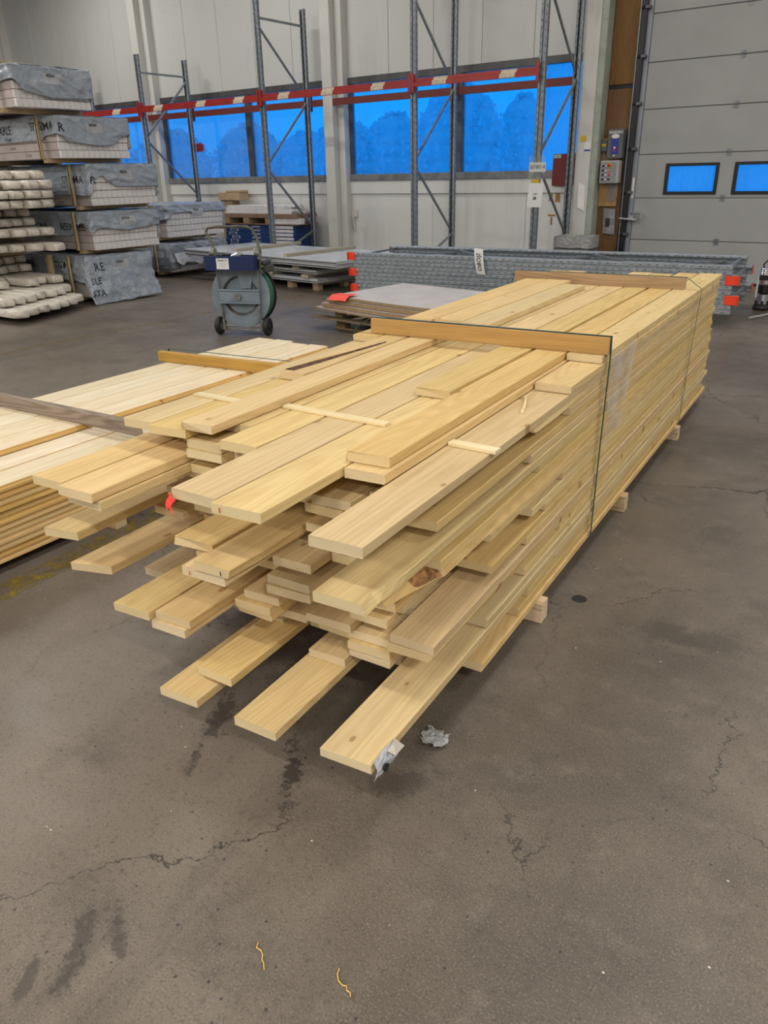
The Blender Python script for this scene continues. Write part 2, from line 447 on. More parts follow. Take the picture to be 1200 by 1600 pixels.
M['wrap'] = m_plastic('grey_blue_wrapping', (0.33, 0.37, 0.425), 0.20)
M['cream'] = m_plastic('cream_film', (0.66, 0.61, 0.53), 0.38)
M['silverfilm'] = m_plastic('silver_film', (0.50, 0.52, 0.56), 0.25)
M['bagfilm'] = m_plastic('clear_grey_film', (0.36, 0.36, 0.36), 0.3)

t = NT('window_glass')
tr = t.n('BsdfTransparent'); gl = t.n('BsdfGlossy'); t.set(gl, 'Roughness', 0.02); t.set(tr, 'Color', (0.95, 0.97, 0.98))
fr = t.n('Fresnel'); t.set(fr, 'IOR', 1.45); mx = t.n('MixShader')
tl = t.n('BsdfTranslucent'); t.set(tl, 'Color', (0.80, 0.90, 0.95)); fg = t.n('MixShader')
fog = t.noise(t.vmul(t.obj(), (5.0, 1.0, 1.6)), 1.0, 5, 0.65)
t.set(fg, 0, t.map(fog, 0.3, 0.75, 0.12, 0.30)); t.t.links.new(tr.outputs[0], fg.inputs[1]); t.t.links.new(tl.outputs[0], fg.inputs[2])
t.set(mx, 0, t.math('MULTIPLY', fr.outputs[0], 0.35)); t.t.links.new(fg.outputs[0], mx.inputs[1]); t.t.links.new(gl.outputs[0], mx.inputs[2]); t.t.links.new(mx.outputs[0], t.out.inputs[0])
M['glass'] = t.m

t = NT('clear_sleeve')
tr = t.n('BsdfTransparent'); gl = t.n('BsdfGlossy'); t.set(gl, 'Roughness', 0.08); mx = t.n('MixShader'); t.set(mx, 0, 0.12)
t.t.links.new(tr.outputs[0], mx.inputs[1]); t.t.links.new(gl.outputs[0], mx.inputs[2]); t.t.links.new(mx.outputs[0], t.out.inputs[0])
M['sleeve'] = t.m

# concrete floor
t = NT('worn_concrete'); v = t.obj()
n1 = t.noise(v, 0.45, 5, 0.6); n2 = t.noise(v, 2.3, 6, 0.65); n3 = t.noise(v, 55, 3, 0.6); n4 = t.noise(v, 9, 5, 0.7)
c = t.mix(t.map(n1, 0.33, 0.66), (0.090, 0.073, 0.057), (0.184, 0.152, 0.121))
c = t.mix(t.math('MULTIPLY', t.map(n2, 0.50, 0.74), 0.55), c, (0.058, 0.050, 0.042))
c = t.mix(t.math('MULTIPLY', t.map(n4, 0.5, 0.75), 0.30), c, (0.25, 0.215, 0.175))
c = t.mix(t.math('MULTIPLY', t.map(n3, 0.52, 0.70), 0.35), c, (0.05, 0.044, 0.04))
n5 = t.noise(v, 190, 2, 0.5)
c = t.mix(t.math('MULTIPLY', t.map(n5, 0.55, 0.72), 0.5), c, (0.27, 0.235, 0.20))
c = t.mix(t.math('MULTIPLY', t.map(n5, 0.45, 0.30), 0.5), c, (0.03, 0.026, 0.024))
# aggregate and chips
va = t.n('TexVoronoi', feature='F1'); t.set(va, 'Vector', v); t.set(va, 'Scale', 42.0)
sa = t.n('SeparateColor'); t.set(sa, 0, va.outputs['Color'])
spk = t.math('MULTIPLY', t.map(va.outputs['Distance'], 0.22, 0.12), t.math('GREATER_THAN', sa.outputs[0], 0.86))
c = t.mix(t.math('MULTIPLY', spk, t.map(n2, 0.42, 0.55, 0.15, 0.8)), c, (0.025, 0.028, 0.034))
vb = t.n('TexVoronoi', feature='F1'); t.set(vb, 'Vector', t.vmul(v, (1.0, 1.35, 1.0))); t.set(vb, 'Scale', 26.0)
sb = t.n('SeparateColor'); t.set(sb, 0, vb.outputs['Color'])
spk2 = t.math('MULTIPLY', t.map(vb.outputs['Distance'], 0.11, 0.06), t.math('GREATER_THAN', sb.outputs[1], 0.955))
c = t.mix(spk2, c, (0.62, 0.55, 0.43))
# oil and rubber marks, each at its own place
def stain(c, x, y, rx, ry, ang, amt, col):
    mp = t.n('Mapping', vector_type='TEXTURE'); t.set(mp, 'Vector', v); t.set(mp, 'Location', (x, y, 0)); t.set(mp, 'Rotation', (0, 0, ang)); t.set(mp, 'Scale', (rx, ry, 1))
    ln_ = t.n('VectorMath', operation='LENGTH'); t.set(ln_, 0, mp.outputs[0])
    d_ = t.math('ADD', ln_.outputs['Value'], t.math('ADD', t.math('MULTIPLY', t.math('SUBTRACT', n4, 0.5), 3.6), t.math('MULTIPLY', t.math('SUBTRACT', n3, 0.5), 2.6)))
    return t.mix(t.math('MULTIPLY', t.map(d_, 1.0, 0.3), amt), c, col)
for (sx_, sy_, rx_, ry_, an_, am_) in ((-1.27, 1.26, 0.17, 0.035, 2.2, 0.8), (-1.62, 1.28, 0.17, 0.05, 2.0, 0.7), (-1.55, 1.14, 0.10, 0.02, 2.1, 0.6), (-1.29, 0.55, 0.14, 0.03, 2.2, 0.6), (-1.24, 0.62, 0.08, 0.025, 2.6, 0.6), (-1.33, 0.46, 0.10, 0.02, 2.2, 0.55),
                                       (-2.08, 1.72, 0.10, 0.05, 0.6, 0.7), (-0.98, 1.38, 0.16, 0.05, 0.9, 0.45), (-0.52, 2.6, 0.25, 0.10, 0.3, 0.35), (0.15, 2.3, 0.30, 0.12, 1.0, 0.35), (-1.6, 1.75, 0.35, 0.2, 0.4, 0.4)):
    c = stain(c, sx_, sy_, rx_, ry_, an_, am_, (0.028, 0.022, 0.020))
# hairline cracks
wv = t.vadd(v, t.vmul(t.noise(v, 3.0, 5, 0.7, 0, 1), (0.34, 0.34, 0.0)))
ck = t.voro(wv, 0.9, 'DISTANCE_TO_EDGE')
ckm = t.math('MULTIPLY', t.map(ck, 0.0042, 0.001), t.map(t.noise(v, 0.9, 3), 0.46, 0.56))
c = t.mix(t.math('MULTIPLY', ckm, 0.8), c, (0.022, 0.019, 0.017))
# dark rubber smears dragged along the driving direction
sm = t.noise(t.vmul(v, (2.0, 0.35, 1.0)), 1.0, 4, 0.7, 0.6)
c = t.mix(t.math('MULTIPLY', t.map(sm, 0.58, 0.78), 0.6), c, (0.045, 0.040, 0.036))
t.bump(t.math('ADD', t.math('MULTIPLY', n3, 0.5), n4), 0.12, 0.004)
M['floor'] = t.fin(c, t.map(n2, 0.3, 0.7, 0.34, 0.56), 0.0, 0.4)

t = NT('worn_yellow_line'); v = t.obj()
a = t.noise(v, 11, 6, 0.75); tr = t.n('BsdfTransparent'); mx = t.n('MixShader')
t.set(t.b, 'Base Color', (0.30, 0.22, 0.045)); t.set(t.b, 'Roughness', 0.6)
t.set(mx, 0, t.map(a, 0.48, 0.64, 0.0, 0.6)); t.t.links.new(tr.outputs[0], mx.inputs[1]); t.t.links.new(t.b.outputs[0], mx.inputs[2]); t.t.links.new(mx.outputs[0], t.out.inputs[0])
M['yline'] = t.m
t = NT('worn_yellow_strip'); v = t.obj()
a = t.noise(v, 14, 6, 0.75); tr = t.n('BsdfTransparent'); mx = t.n('MixShader')
t.set(t.b, 'Base Color', (0.34, 0.25, 0.04, 1)); t.set(t.b, 'Roughness', 0.6)
t.set(mx, 0, t.map(a, 0.44, 0.60, 0.0, 0.6)); t.t.links.new(tr.outputs[0], mx.inputs[1]); t.t.links.new(t.b.outputs[0], mx.inputs[2]); t.t.links.new(mx.outputs[0], t.out.inputs[0])
M['yline2'] = t.m

# ------------------------------------------------------------------ setting
YW = 12.45            # inner face of the long window wall
tag(B().box(-27, 9, -14, 12.9, -0.2, 0.0).build('floor', M['floor']), kind='structure')
FL = COL.objects['floor']
B().box(-7.80, -7.68, 1.5, 9.0, 0.0, 0.0012).build('painted_line', M['yline'], FL)
ln = B().box(-0.075, 0.075, -2.0, 6.5, 0.0, 0.0012).build('painted_line', M['yline2'], FL, loc=S(-2.88, 1.2), rot=(0, 0, RZ))
tag(B().box(-27, 9, -14, 12.9, 7.0, 7.15).build('ceiling', flat('ceiling_sheet', (0.42, 0.42, 0.42), 0.7)), kind='structure')
tag(B().box(-27.2, -27, -14, 12.9, 0, 7).build('wall_left', M['wall']), kind='structure')
tag(B().box(9, 9.2, -14, 12.9, 0, 7).build('wall_right', M['wall']), kind='structure')
tag(B().box(-27.2, 9.2, -14.2, -14, 0, 7).build('wall_rear', M['wall']), kind='structure')

wb = tag(bpy.data.objects.new('wall_back', None), kind='structure'); COL.objects.link(wb)
BAYS = [(-25.5, -20.45), (-20.15, -15.12), (-14.78, -9.97), (-9.65, -5.09)]
for bi, (x0, x1) in enumerate(BAYS):
    n = 5; st = (x1 - x0) / n
    for i in range(n):
        a, b_ = x0 + i * st, x0 + (i + 1) * st
        B().bev(a + 0.004, b_ - 0.004, YW, YW + 0.12, 3.19, 7.0, 0.004).build('panel', M['wall'], wb)
        if i % 2 == 0:
            e = min(b_ + st, x1)
            B().bev(a + 0.003, e - 0.003, YW, YW + 0.12, 0.0, 1.26, 0.004).build('lower_panel', M['wall_low'], wb)
    B().bev(x0, x1, YW - 0.03, YW + 0.12, 1.262, 1.485, 0.008).build('sill_panel', M['wall_low'], wb)
B().box(-27, -25.5, YW, YW + 0.12, 0, 7).box(-5.09, -4.2, YW + 0.05, YW + 0.12, 0, 7).box(-4.2, 9, YW, YW + 0.12, 4.77, 7).box(6.0, 9, YW, YW + 0.12, 0, 4.77).build('wall_infill', M['wall'], wb)

# columns between the bays
for i, (xa, xb) in enumerate(((-20.42, -20.16), (-15.09, -14.80), (-9.955, -9.66))):
    cg = tag(bpy.data.objects.new('trim_%d' % (i + 1), None), kind='structure'); COL.objects.link(cg)
    B().bev(xa - 0.045, xb - 0.12, YW - 0.30, YW + 0.125, 0, 7, 0.006).build('column_face', M['pilaster'], cg)
    B().bev(xb - 0.118, xb + 0.028, YW - 0.16, YW + 0.125, 0, 7, 0.006).build('column_return', M['pilaster'], cg)
B().box(-9.655, -9.50, YW - 0.035, YW + 0.001, 0.86, 0.98).tube([(-9.58, YW - 0.05, 0.86), (-9.57, YW - 0.02, 0.6)], 0.018, 8).build('wall_socket', M['pilaster'], wb)

# windows
def window(no, x0, x1, mull):
    wo = tag(bpy.data.objects.new('window_%d' % no, None), kind='structure'); COL.objects.link(wo)
    f = B(); f.bev(x0, x1, YW - 0.02, YW + 0.10, 3.085, 3.19, 0.004).bev(x0, x0 + 0.07, YW - 0.015, YW + 0.10, 1.6, 3.085, 0.003).bev(x1 - 0.05, x1, YW - 0.015, YW + 0.10, 1.6, 3.085, 0.003)
    f.build('window_frame', M['frame_dark'], wo)
    B().bev(x0, x1, YW - 0.05, YW + 0.10, 1.487, 1.60, 0.006).build('window_sill', M['frame_grey'], wo)
    xs = [x0 + 0.07] + [q for m_ in mull for q in (m_ - 0.06, m_ + 0.06)] + [x1 - 0.05]
    for m_ in mull: B().bev(m_ - 0.06, m_ + 0.06, YW - 0.02, YW + 0.10, 1.601, 3.084, 0.004).build('mullion', M['frame_dark'], wo)
    for a, b_ in zip(xs[::2], xs[1::2]):
        B().box(a + 0.001, b_ - 0.001, YW + 0.05, YW + 0.056, 1.601, 3.084).build('pane', M['glass'], wo)
window(1, -20.15, -15.12, [-17.6])
window(2, -14.78, -9.97, [-12.2])
window(3, -9.65, -5.09, [-7.31])

# outside: snowy yard, hazy trees, a pale building, lamp posts
tag(B().box(-160, 60, 13.2, 130, -0.6, -0.5).build('ground', M['snow_ground']), kind='structure')
def tree(x, y, h, wd, lab, seed):
    tr_ = thing('bare_tree', lab, 'tree', (x, y, -0.5), 0, 'trees beyond the windows')
    rnd = random.Random(seed)
    B().tube([(0, 0, 0), (0.1, 0, h * 0.45), (0, 0.1, h * 0.8)], [0.25, 0.16, 0.06], 6).build('trunk', M['tree_far'], tr_)
    b = B()
    bm = bmesh.new(); bmesh.ops.create_icosphere(bm, subdivisions=1, radius=1.0)
    IV = [vv.co.copy() for vv in bm.verts]; IF = [[q.index for q in f.verts] for f in bm.faces]; bm.free()
    bm = bmesh.new(); bmesh.ops.create_icosphere(bm, subdivisions=3, radius=1.0)
    CV = [vv.co.copy() for vv in bm.verts]; CF = [[q.index for q in f.verts] for f in bm.faces]; bm.free()
    for k in range(6):
        f = 0.12 + 0.13 * k; env = math.sin(min(PI * 0.97, PI * (0.16 + 0.84 * f))) ** 0.6
        b.poly([Vector((v_.x * wd * 0.43 * env * (1 + 0.25 * mnoise.noise(v_ * 2.2 + Vector((seed, k, 0)))), v_.y * wd * 0.43 * env, h * (0.10 + 0.90 * f) + v_.z * h * 0.16 * (1 + 0.3 * mnoise.noise(v_ * 2.5 + Vector((k, seed, 0)))))) for v_ in CV], CF)
    for k in range(1500):
        a = rnd.uniform(0, 2 * PI); f = rnd.random(); zz = h * (0.10 + 0.90 * f)
        env = math.sin(min(PI * 0.97, PI * (0.16 + 0.84 * f))) ** 0.6
        rr = wd * 0.5 * env * math.sqrt(rnd.random()); sc = rnd.uniform(0.07, 0.20)
        d0 = Vector((rnd.uniform(0.5, 1.1), rnd.uniform(0.5, 1.1), rnd.uniform(0.6, 1.5)))
        b.poly([Vector((rr * math.cos(a) + v_.x * sc * d0.x, rr * math.sin(a) + v_.y * sc * d0.y, zz + v_.z * sc * d0.z)) for v_ in IV], IF)
    b.build('crown', M['crown'], tr_, fix=False, smooth=True)
TREES = [(-71, 52, 7.0, 9, 'bare hazy tree, tallest behind the pane right of the left rack post'), (-64, 52, 5.2, 9, 'low hazy tree left of the wide window mullion'),
         (-58, 50, 6.2, 9, 'rounded hazy tree behind the second rack frame'), (-51, 52, 6.4, 8, 'hazy tree just left of the white column'),
         (-43, 50, 5.4, 8, 'low hazy tree at the left end of the right window'), (-38.5, 49, 6.2, 7, 'hazy tree left of the middle rack frame'),
         (-32.5, 47, 6.0, 7.5, 'hazy tree behind the middle rack frame'), (-27.0, 46, 7.4, 7.5, 'broad hazy tree right of the mullion in the right window'),
         (-22.6, 46, 6.4, 5.5, 'hazy tree beside the pale building outside'), (-80, 54, 5.8, 10, 'hazy tree seen at the left edge of the middle window'),
         (-90, 56, 6.5, 10, 'hazy tree seen past the tall wrapped stack')]
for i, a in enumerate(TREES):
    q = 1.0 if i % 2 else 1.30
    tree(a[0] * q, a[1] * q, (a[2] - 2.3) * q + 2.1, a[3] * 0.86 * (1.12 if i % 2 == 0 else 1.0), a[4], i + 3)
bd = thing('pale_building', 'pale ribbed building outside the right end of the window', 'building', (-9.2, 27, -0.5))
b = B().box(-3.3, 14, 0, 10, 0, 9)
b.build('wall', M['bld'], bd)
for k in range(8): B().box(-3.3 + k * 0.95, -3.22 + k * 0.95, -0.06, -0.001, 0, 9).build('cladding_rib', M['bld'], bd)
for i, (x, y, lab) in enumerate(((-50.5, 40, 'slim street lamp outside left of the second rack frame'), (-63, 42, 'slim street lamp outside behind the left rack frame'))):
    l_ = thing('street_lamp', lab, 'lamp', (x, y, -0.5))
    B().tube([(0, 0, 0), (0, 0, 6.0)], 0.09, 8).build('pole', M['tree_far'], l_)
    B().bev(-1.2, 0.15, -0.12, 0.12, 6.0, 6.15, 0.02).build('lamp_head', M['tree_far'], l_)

# ------------------------------------------------------------------ sectional door and its surround
YD = 12.42
dr = tag(bpy.data.objects.new('door_1', None), kind='structure'); COL.objects.link(dr)
PH = 0.594
for k in range(8):
    z0, z1 = k * PH + 0.006 + (0.03 if k == 0 else 0), (k + 1) * PH - 0.006
    b = B()
    if k == 2:
        wins = [(-3.76 + j * 0.955, -3.03 + j * 0.955) for j in range(10)]
        b.box(-4.19, 6.0, YD, YD + 0.04, z0, 1.25).box(-4.19, 6.0, YD, YD + 0.04, 1.64, z1)
        xx = -4.19
        for (a, c_) in wins:
            b.box(xx, a, YD, YD + 0.04, 1.25, 1.64); xx = c_
        b.box(xx, 6.0, YD, YD + 0.04, 1.25, 1.64)
    else:
        b.bev(-4.19, 6.0, YD, YD + 0.04, z0, z1, 0.004)
    b.build('door_panel', M['door_skin'], dr)
    if k == 2:
        for (a, c_) in wins[:3]:
            f = B().bev(a - 0.01, c_ + 0.01, YD - 0.015, YD + 0.045, 1.235, 1.275, 0.003).bev(a - 0.01, c_ + 0.01, YD - 0.015, YD + 0.045, 1.615, 1.655, 0.003)
            f.bev(a - 0.01, a + 0.035, YD - 0.015, YD + 0.045, 1.2755, 1.6145, 0.003).bev(c_ - 0.035, c_ + 0.01, YD - 0.015, YD + 0.045, 1.2755, 1.6145, 0.003)
            fo = f.build('window_frame', M['blackframe'], dr)
            B().box(a + 0.036, c_ - 0.036, YD + 0.015, YD + 0.02, 1.276, 1.614).build('pane', M['glass'], fo)
for k in range(1, 8):
    for hx in (-2.92, -1.6):
        z = k * PH
        B().box(hx - 0.034, hx + 0.034, YD - 0.006, YD - 0.0005, z - 0.042, z - 0.014).box(hx - 0.034, hx + 0.034, YD - 0.006, YD - 0.0005, z + 0.014, z + 0.042).tube([(hx - 0.034, YD - 0.008, z), (hx + 0.034, YD - 0.008, z)], 0.006, 6).box(hx - 0.008, hx + 0.008, YD - 0.005, YD - 0.0005, z - 0.014, z + 0.014).build('hinge', M['hinge'], dr)
B().box(-4.19, 6.0, YD - 0.005, YD + 0.035, 0.001, 0.034).build('bottom_seal', M['black'], dr)
for k in range(7):
    z = (k + 1) * PH
    B().box(-4.19, 6.0, YD + 0.012, YD + 0.035, z - 0.0055, z + 0.0055).build('panel_joint', M['door_edge'], dr)
tr_ = B().box(-4.335, -4.262, YD - 0.075, YD + 0.03, 0.0, 6.2).build('track_housing', M['blackframe'], dr)
B().box(-4.352, -4.337, YD - 0.085, YD + 0.03, 0.0, 6.2).build('track_rail', M['galv'], dr)
B().box(-4.26, -4.192, YD - 0.02, YD + 0.02, 0.0, 6.2).build('edge_profile', flat('edge_profile_grey', (0.27, 0.29, 0.33), 0.4, 0.3), dr)
for k in range(0, 8):
    z = 0.10 + k * PH + (0.25 if k == 0 else -0.02)
    ro = B().bev(-4.285, -4.215, YD - 0.10, YD - 0.021, z - 0.022, z + 0.022, 0.006).build('roller_bracket', M['roller'], dr)
    B().lathe([(0.0, -4.33), (0.022, -4.33), (0.022, -4.302), (0.0, -4.302)], 'X', 12, (0, YD - 0.088, z)).build('roller', M['black'], ro)
B().tube([(-4.36, YD - 0.10, 0.90), (-4.10, YD - 0.10, 0.88), (-4.04, YD - 0.10, 0.90), (-4.04, YD - 0.10, 0.975), (-4.17, YD - 0.10, 0.985), (-4.19, YD - 0.06, 0.93)], 0.019, 8).box(-4.23, -4.15, YD - 0.09, YD - 0.021, 0.89, 0.95).build('door_latch', M['chrome'], dr)
B().box(-4.24, -4.205, YD - 0.026, YD - 0.0205, 1.19, 1.47).build('printed_sheet', M['paper'], dr)

# right-hand column, plywood strip
tg = tag(bpy.data.objects.new('trim_4', None), kind='structure'); COL.objects.link(tg)
B().bev(-5.085, -4.845, YW - 0.28, YW + 0.04, 0, 7, 0.008).build('column_face', M['pilaster'], tg)
B().bev(-4.843, -4.745, YW - 0.27, YW + 0.04, 0, 7, 0.006).build('steel_edge', M['greenish'], tg)
sc_ = B()
rr = random.Random(5)
for k in range(46):
    z = 0.15 + k * 0.13; sc_.lathe([(0.0, -0.004), (0.008, -0.004), (0.008, 0.0)], 'Y', 8, (-4.79 + 0.03 * (-1) ** k, YW - 0.271, z))
sc_.build('screw_heads', M['hinge'], tg)['kind'] = 'stuff'
tp = tag(bpy.data.objects.new('trim_5', None), kind='structure'); COL.objects.link(tp)
B().bev(-4.742, -4.356, YW - 0.055, YW + 0.045, 0.0, 2.665, 0.003).build('plywood_sheet', M['ply'], tp)
B().bev(-4.742, -4.356, YW - 0.055, YW + 0.045, 2.725, 6.6, 0.003).build('plywood_sheet', M['ply'], tp)
B().box(-4.742, -4.356, YW - 0.03, YW + 0.045, 2.667, 2.723).build('dark_gap', M['dark_gap'], tp)
B().bev(-4.74, -4.45, YW - 0.085, YW - 0.056, 1.07, 2.02, 0.003).build('plywood_patch', M['ply_light'], tp)

# wall fittings
def cable(b, x, z0, z1, dx=0.0, y=None, r=0.006):
    y = YW - 0.10 if y is None else y
    return b.tube([(x, y, z0), (x + dx * 0.5 + 0.01, y + 0.01, (z0 + z1) / 2), (x + dx, y, z1)], r, 6)

yb = YW - 0.086
cb = thing('door_control_box', 'tall grey door control box with blue keypad on the plywood', 'control box', (-4.505, yb, 1.74))
B().bev(-0.115, 0.115, -0.13, 0.0, 0.0, 0.40, 0.008).build('housing', M['ctl_dark'], cb)
B().box(-0.105, 0.105, -0.1335, -0.1305, 0.335, 0.372).build('sticker', M['ctl_grey'], cb)
B().lathe([(0.0, -0.135), (0.06, -0.134), (0.06, -0.1305)], 'Y', 20, (0, 0, 0)).build('badge', M['paper'], cb, loc=(0, 0, 0.30)).scale = (1, 1, 0.5)
kp = B().bev(-0.055, 0.055, -0.135, -0.1305, 0.06, 0.265, 0.002).build('keypad', M['ctl_blue'], cb)
B().lathe([(0.0, -0.14), (0.014, -0.14), (0.014, -0.1355)], 'Y', 12, (0, 0, 0.145)).build('lamp', M['led'], kp)
B().lathe([(0.0, -0.14), (0.014, -0.14), (0.014, -0.1355)], 'Y', 12, (0, 0, 0.10)).build('lamp', M['red_btn'], kp)
B().lathe([(0.0, -0.14), (0.012, -0.14), (0.012, -0.1305)], 'Y', 12, (0, 0, 0.04)).build('push_button', M['paper'], cb)
c2 = thing('push_button_panel', 'grey push button panel with red emergency stop on yellow ring', 'control box', (-4.555, yb, 1.40))
B().bev(-0.145, 0.145, -0.13, 0.0, 0.0, 0.315, 0.008).build('housing', M['ctl_grey'], c2)
B().bev(-0.125, 0.105, -0.134, -0.1305, 0.02, 0.29, 0.002).build('face_plate', flat('brushed_plate', (0.28, 0.285, 0.30), 0.4, 0.3), c2)
for i in range(4):
    z = 0.055 + i * 0.062
    B().lathe([(0.0, -0.150), (0.014, -0.150), (0.014, -0.1345)], 'Y', 14, (-0.095, 0, z)).build('push_button', M['black'], c2)
    B().box(-0.062, -0.037, -0.136, -0.1345, z - 0.01, z + 0.01).build('name_tag', M['white'], c2)
for z, m_ in ((0.055, M['black']), (0.117, M['red_btn']), (0.179, M['orange'])):
    B().lathe([(0.0, -0.150), (0.015, -0.150), (0.015, -0.1345)], 'Y', 14, (0.0, 0, z)).build('push_button', m_, c2)
es = B().lathe([(0.0, -0.137), (0.034, -0.137), (0.034, -0.1345)], 'Y', 18, (0.0, 0, 0.25)).build('stop_ring', M['yellow'], c2)
B().lathe([(0.0, -0.168), (0.018, -0.168), (0.024, -0.160), (0.020, -0.1375)], 'Y', 16, (-0.004, 0, 0.25)).build('emergency_stop', M['red_btn'], es)
c3 = thing('relay_box', 'small black relay box with yellow label left of the tall control box', 'control box', (-4.685, yb, 1.84))
B().bev(-0.05, 0.045, -0.08, 0.0, 0.0, 0.145, 0.006).build('housing', M['ctl_dark'], c3)
B().box(-0.04, 0.028, -0.0835, -0.0805, 0.07, 0.105).build('label_strip', M['yellow'], c3)
b = B()
for dx in (-0.06, -0.04, -0.02, 0.0, 0.02, 0.04, 0.06): cable(b, -4.535 + dx, 1.395, 1.12 + abs(dx), dx * 0.3, r=0.007)
tag(b.build('cable_bundle', M['cable_grey']), 'bundle of thin grey cables hanging below the push button panel', 'cables', kind=None)
b = B().tube([(-4.69, yb - 0.04, 1.838), (-4.68, yb - 0.05, 1.78), (-4.63, yb - 0.02, 1.72)], 0.008, 6)
tag(b.build('relay_cable', M['cable_grey']), 'short cable from the black relay box', 'cable')
b = B().tube([(-4.372, YW - 0.10, 2.05), (-4.366, YW - 0.10, 1.2), (-4.37, YW - 0.10, 0.0)], 0.012, 6)
tag(b.build('door_cable', M['black']), 'black cable running down beside the door track', 'cable')
P = []
for i in range(9):
    row = []
    for j in range(6):
        u, v_ = j / 5, i / 8
        row.append((-4.645 + 0.19 * u + 0.02 * v_, YW - 0.075 - 0.02 * math.sin(PI * u) - 0.012 * mnoise.noise(Vector((u * 3, v_ * 4, 1))), 1.05 - 0.37 * v_ - 0.02 * u))
    P.append(row)
bg = thing('document_bag', 'grey document bag hanging below the push button panel', 'bag', (0, 0, 0))
ob = B().grid(P).build('pouch', flat('document_grey', (0.22, 0.22, 0.24), 0.5), bg); ob.modifiers.new('s', 'SOLIDIFY').thickness = 0.006
B().box(-4.58, -4.52, YW - 0.114, YW - 0.108, 0.78, 0.90).build('printed_mark', M['ink'], bg)

rb = thing('red_notice_board', 'dull red square board on the wall behind the right rack posts', 'board', (-5.312, 12.36, 1.37))
B().bev(-0.218, 0.215, 0.0, 0.02, 0.0, 0.46, 0.003).build('board', flat('oxide_red', (0.155, 0.018, 0.016), 0.6, var=0.12), rb)
gs = B().box(-0.205, -0.085, -0.004, -0.0005, 0.40, 0.45).build('safety_sticker', flat('pale_green_sticker', (0.40, 0.50, 0.42), 0.5), rb)
B().poly([(-0.15, -0.005, 0.41), (-0.12, -0.005, 0.425), (-0.15, -0.005, 0.44)], [(0, 1, 2)]).build('arrow_mark', flat('green_ink', (0.02, 0.20, 0.10), 0.5), gs)
for bx_ in (-0.2, 0.1): B().box(bx_, bx_ + 0.03, 0.021, 0.058, 0.16, 0.19).build('bracket', M['galv'], rb)
for i, (x0, x1, z0, z1) in enumerate(((-5.60, -5.54, 1.14, 1.255), (-5.49, -5.41, 1.13, 1.255), (-5.34, -5.26, 1.12, 1.255), (-5.20, -5.11, 1.15, 1.255), (-5.60, -5.47, 0.915, 0.94), (-5.55, -5.52, 0.78, 0.90), (-5.19, -5.11, 0.70, 0.86))):
    B().box(x0, x1, YW - 0.036 if z0 > 1.262 else YW - 0.006, YW - 0.0005, z0, z1).build('bare_wood_patch', M['ply_light'], wb)
yl = tag(B().box(-5.02, -4.93, YW - 0.286, YW - 0.281, 1.985, 2.065).build('yellow_label', M['yellow']), 'yellow label stuck on the scuffed column', 'label')
wl_ = thing('white_label', 'white label with a blue bar on the scuffed column', 'label', (-4.90, YW - 0.281, 1.83))
B().box(-0.05, 0.05, -0.004, 0, 0, 0.14).build('sheet', M['paper'], wl_)
B().box(-0.048, 0.048, -0.006, -0.0045, 0.02, 0.045).build('blue_bar', M['ctl_blue'], wl_)
P = [[(-5.0 + 0.11 * u + 0.02 * v_, YW - 0.284 - 0.03 * v_ * (1 - u), 1.42 - 0.36 * v_ - 0.05 * u) for u in (0, 0.33, 0.66, 1)] for v_ in (0, 0.2, 0.4, 0.6, 0.8, 1)]
ob = B().grid(P).build('torn_notice', M['paper']); ob.modifiers.new('s', 'SOLIDIFY').thickness = 0.002
tag(ob, 'torn white notice hanging from the scuffed column', 'paper')
gbx = thing('wrapped_crate', 'grey film wrapped crate standing against the plywood strip', 'crate', (-4.76, 11.75, 0.0))
B().bev(-0.30, 0.24, -0.22, 0.22, 0.0, 0.60, 0.02).build('body', flat('crate_grey', (0.15, 0.145, 0.14), 0.6, var=0.3, scale=8), gbx)
P = []
for i in range(5):
    row = []
    for j in range(17):
        a = 2 * PI * j / 16; x = 0.30 * max(-1, min(1, 1.3 * math.cos(a))); y = 0.245 * max(-1, min(1, 1.3 * math.sin(a)))
        row.append((x - 0.03, y, 0.52 + 0.04 * i + 0.02 * mnoise.noise(Vector((x * 6, y * 6, i)))))
    P.append(row)
B().grid(P).build('film', M['bagfilm'], gbx, smooth=True)

# ------------------------------------------------------------------ big stack of sawn boards
T = 0.0285
ZB = 0.0865
PIT = 0.0307
def zbot(k): return ZB + PIT * k


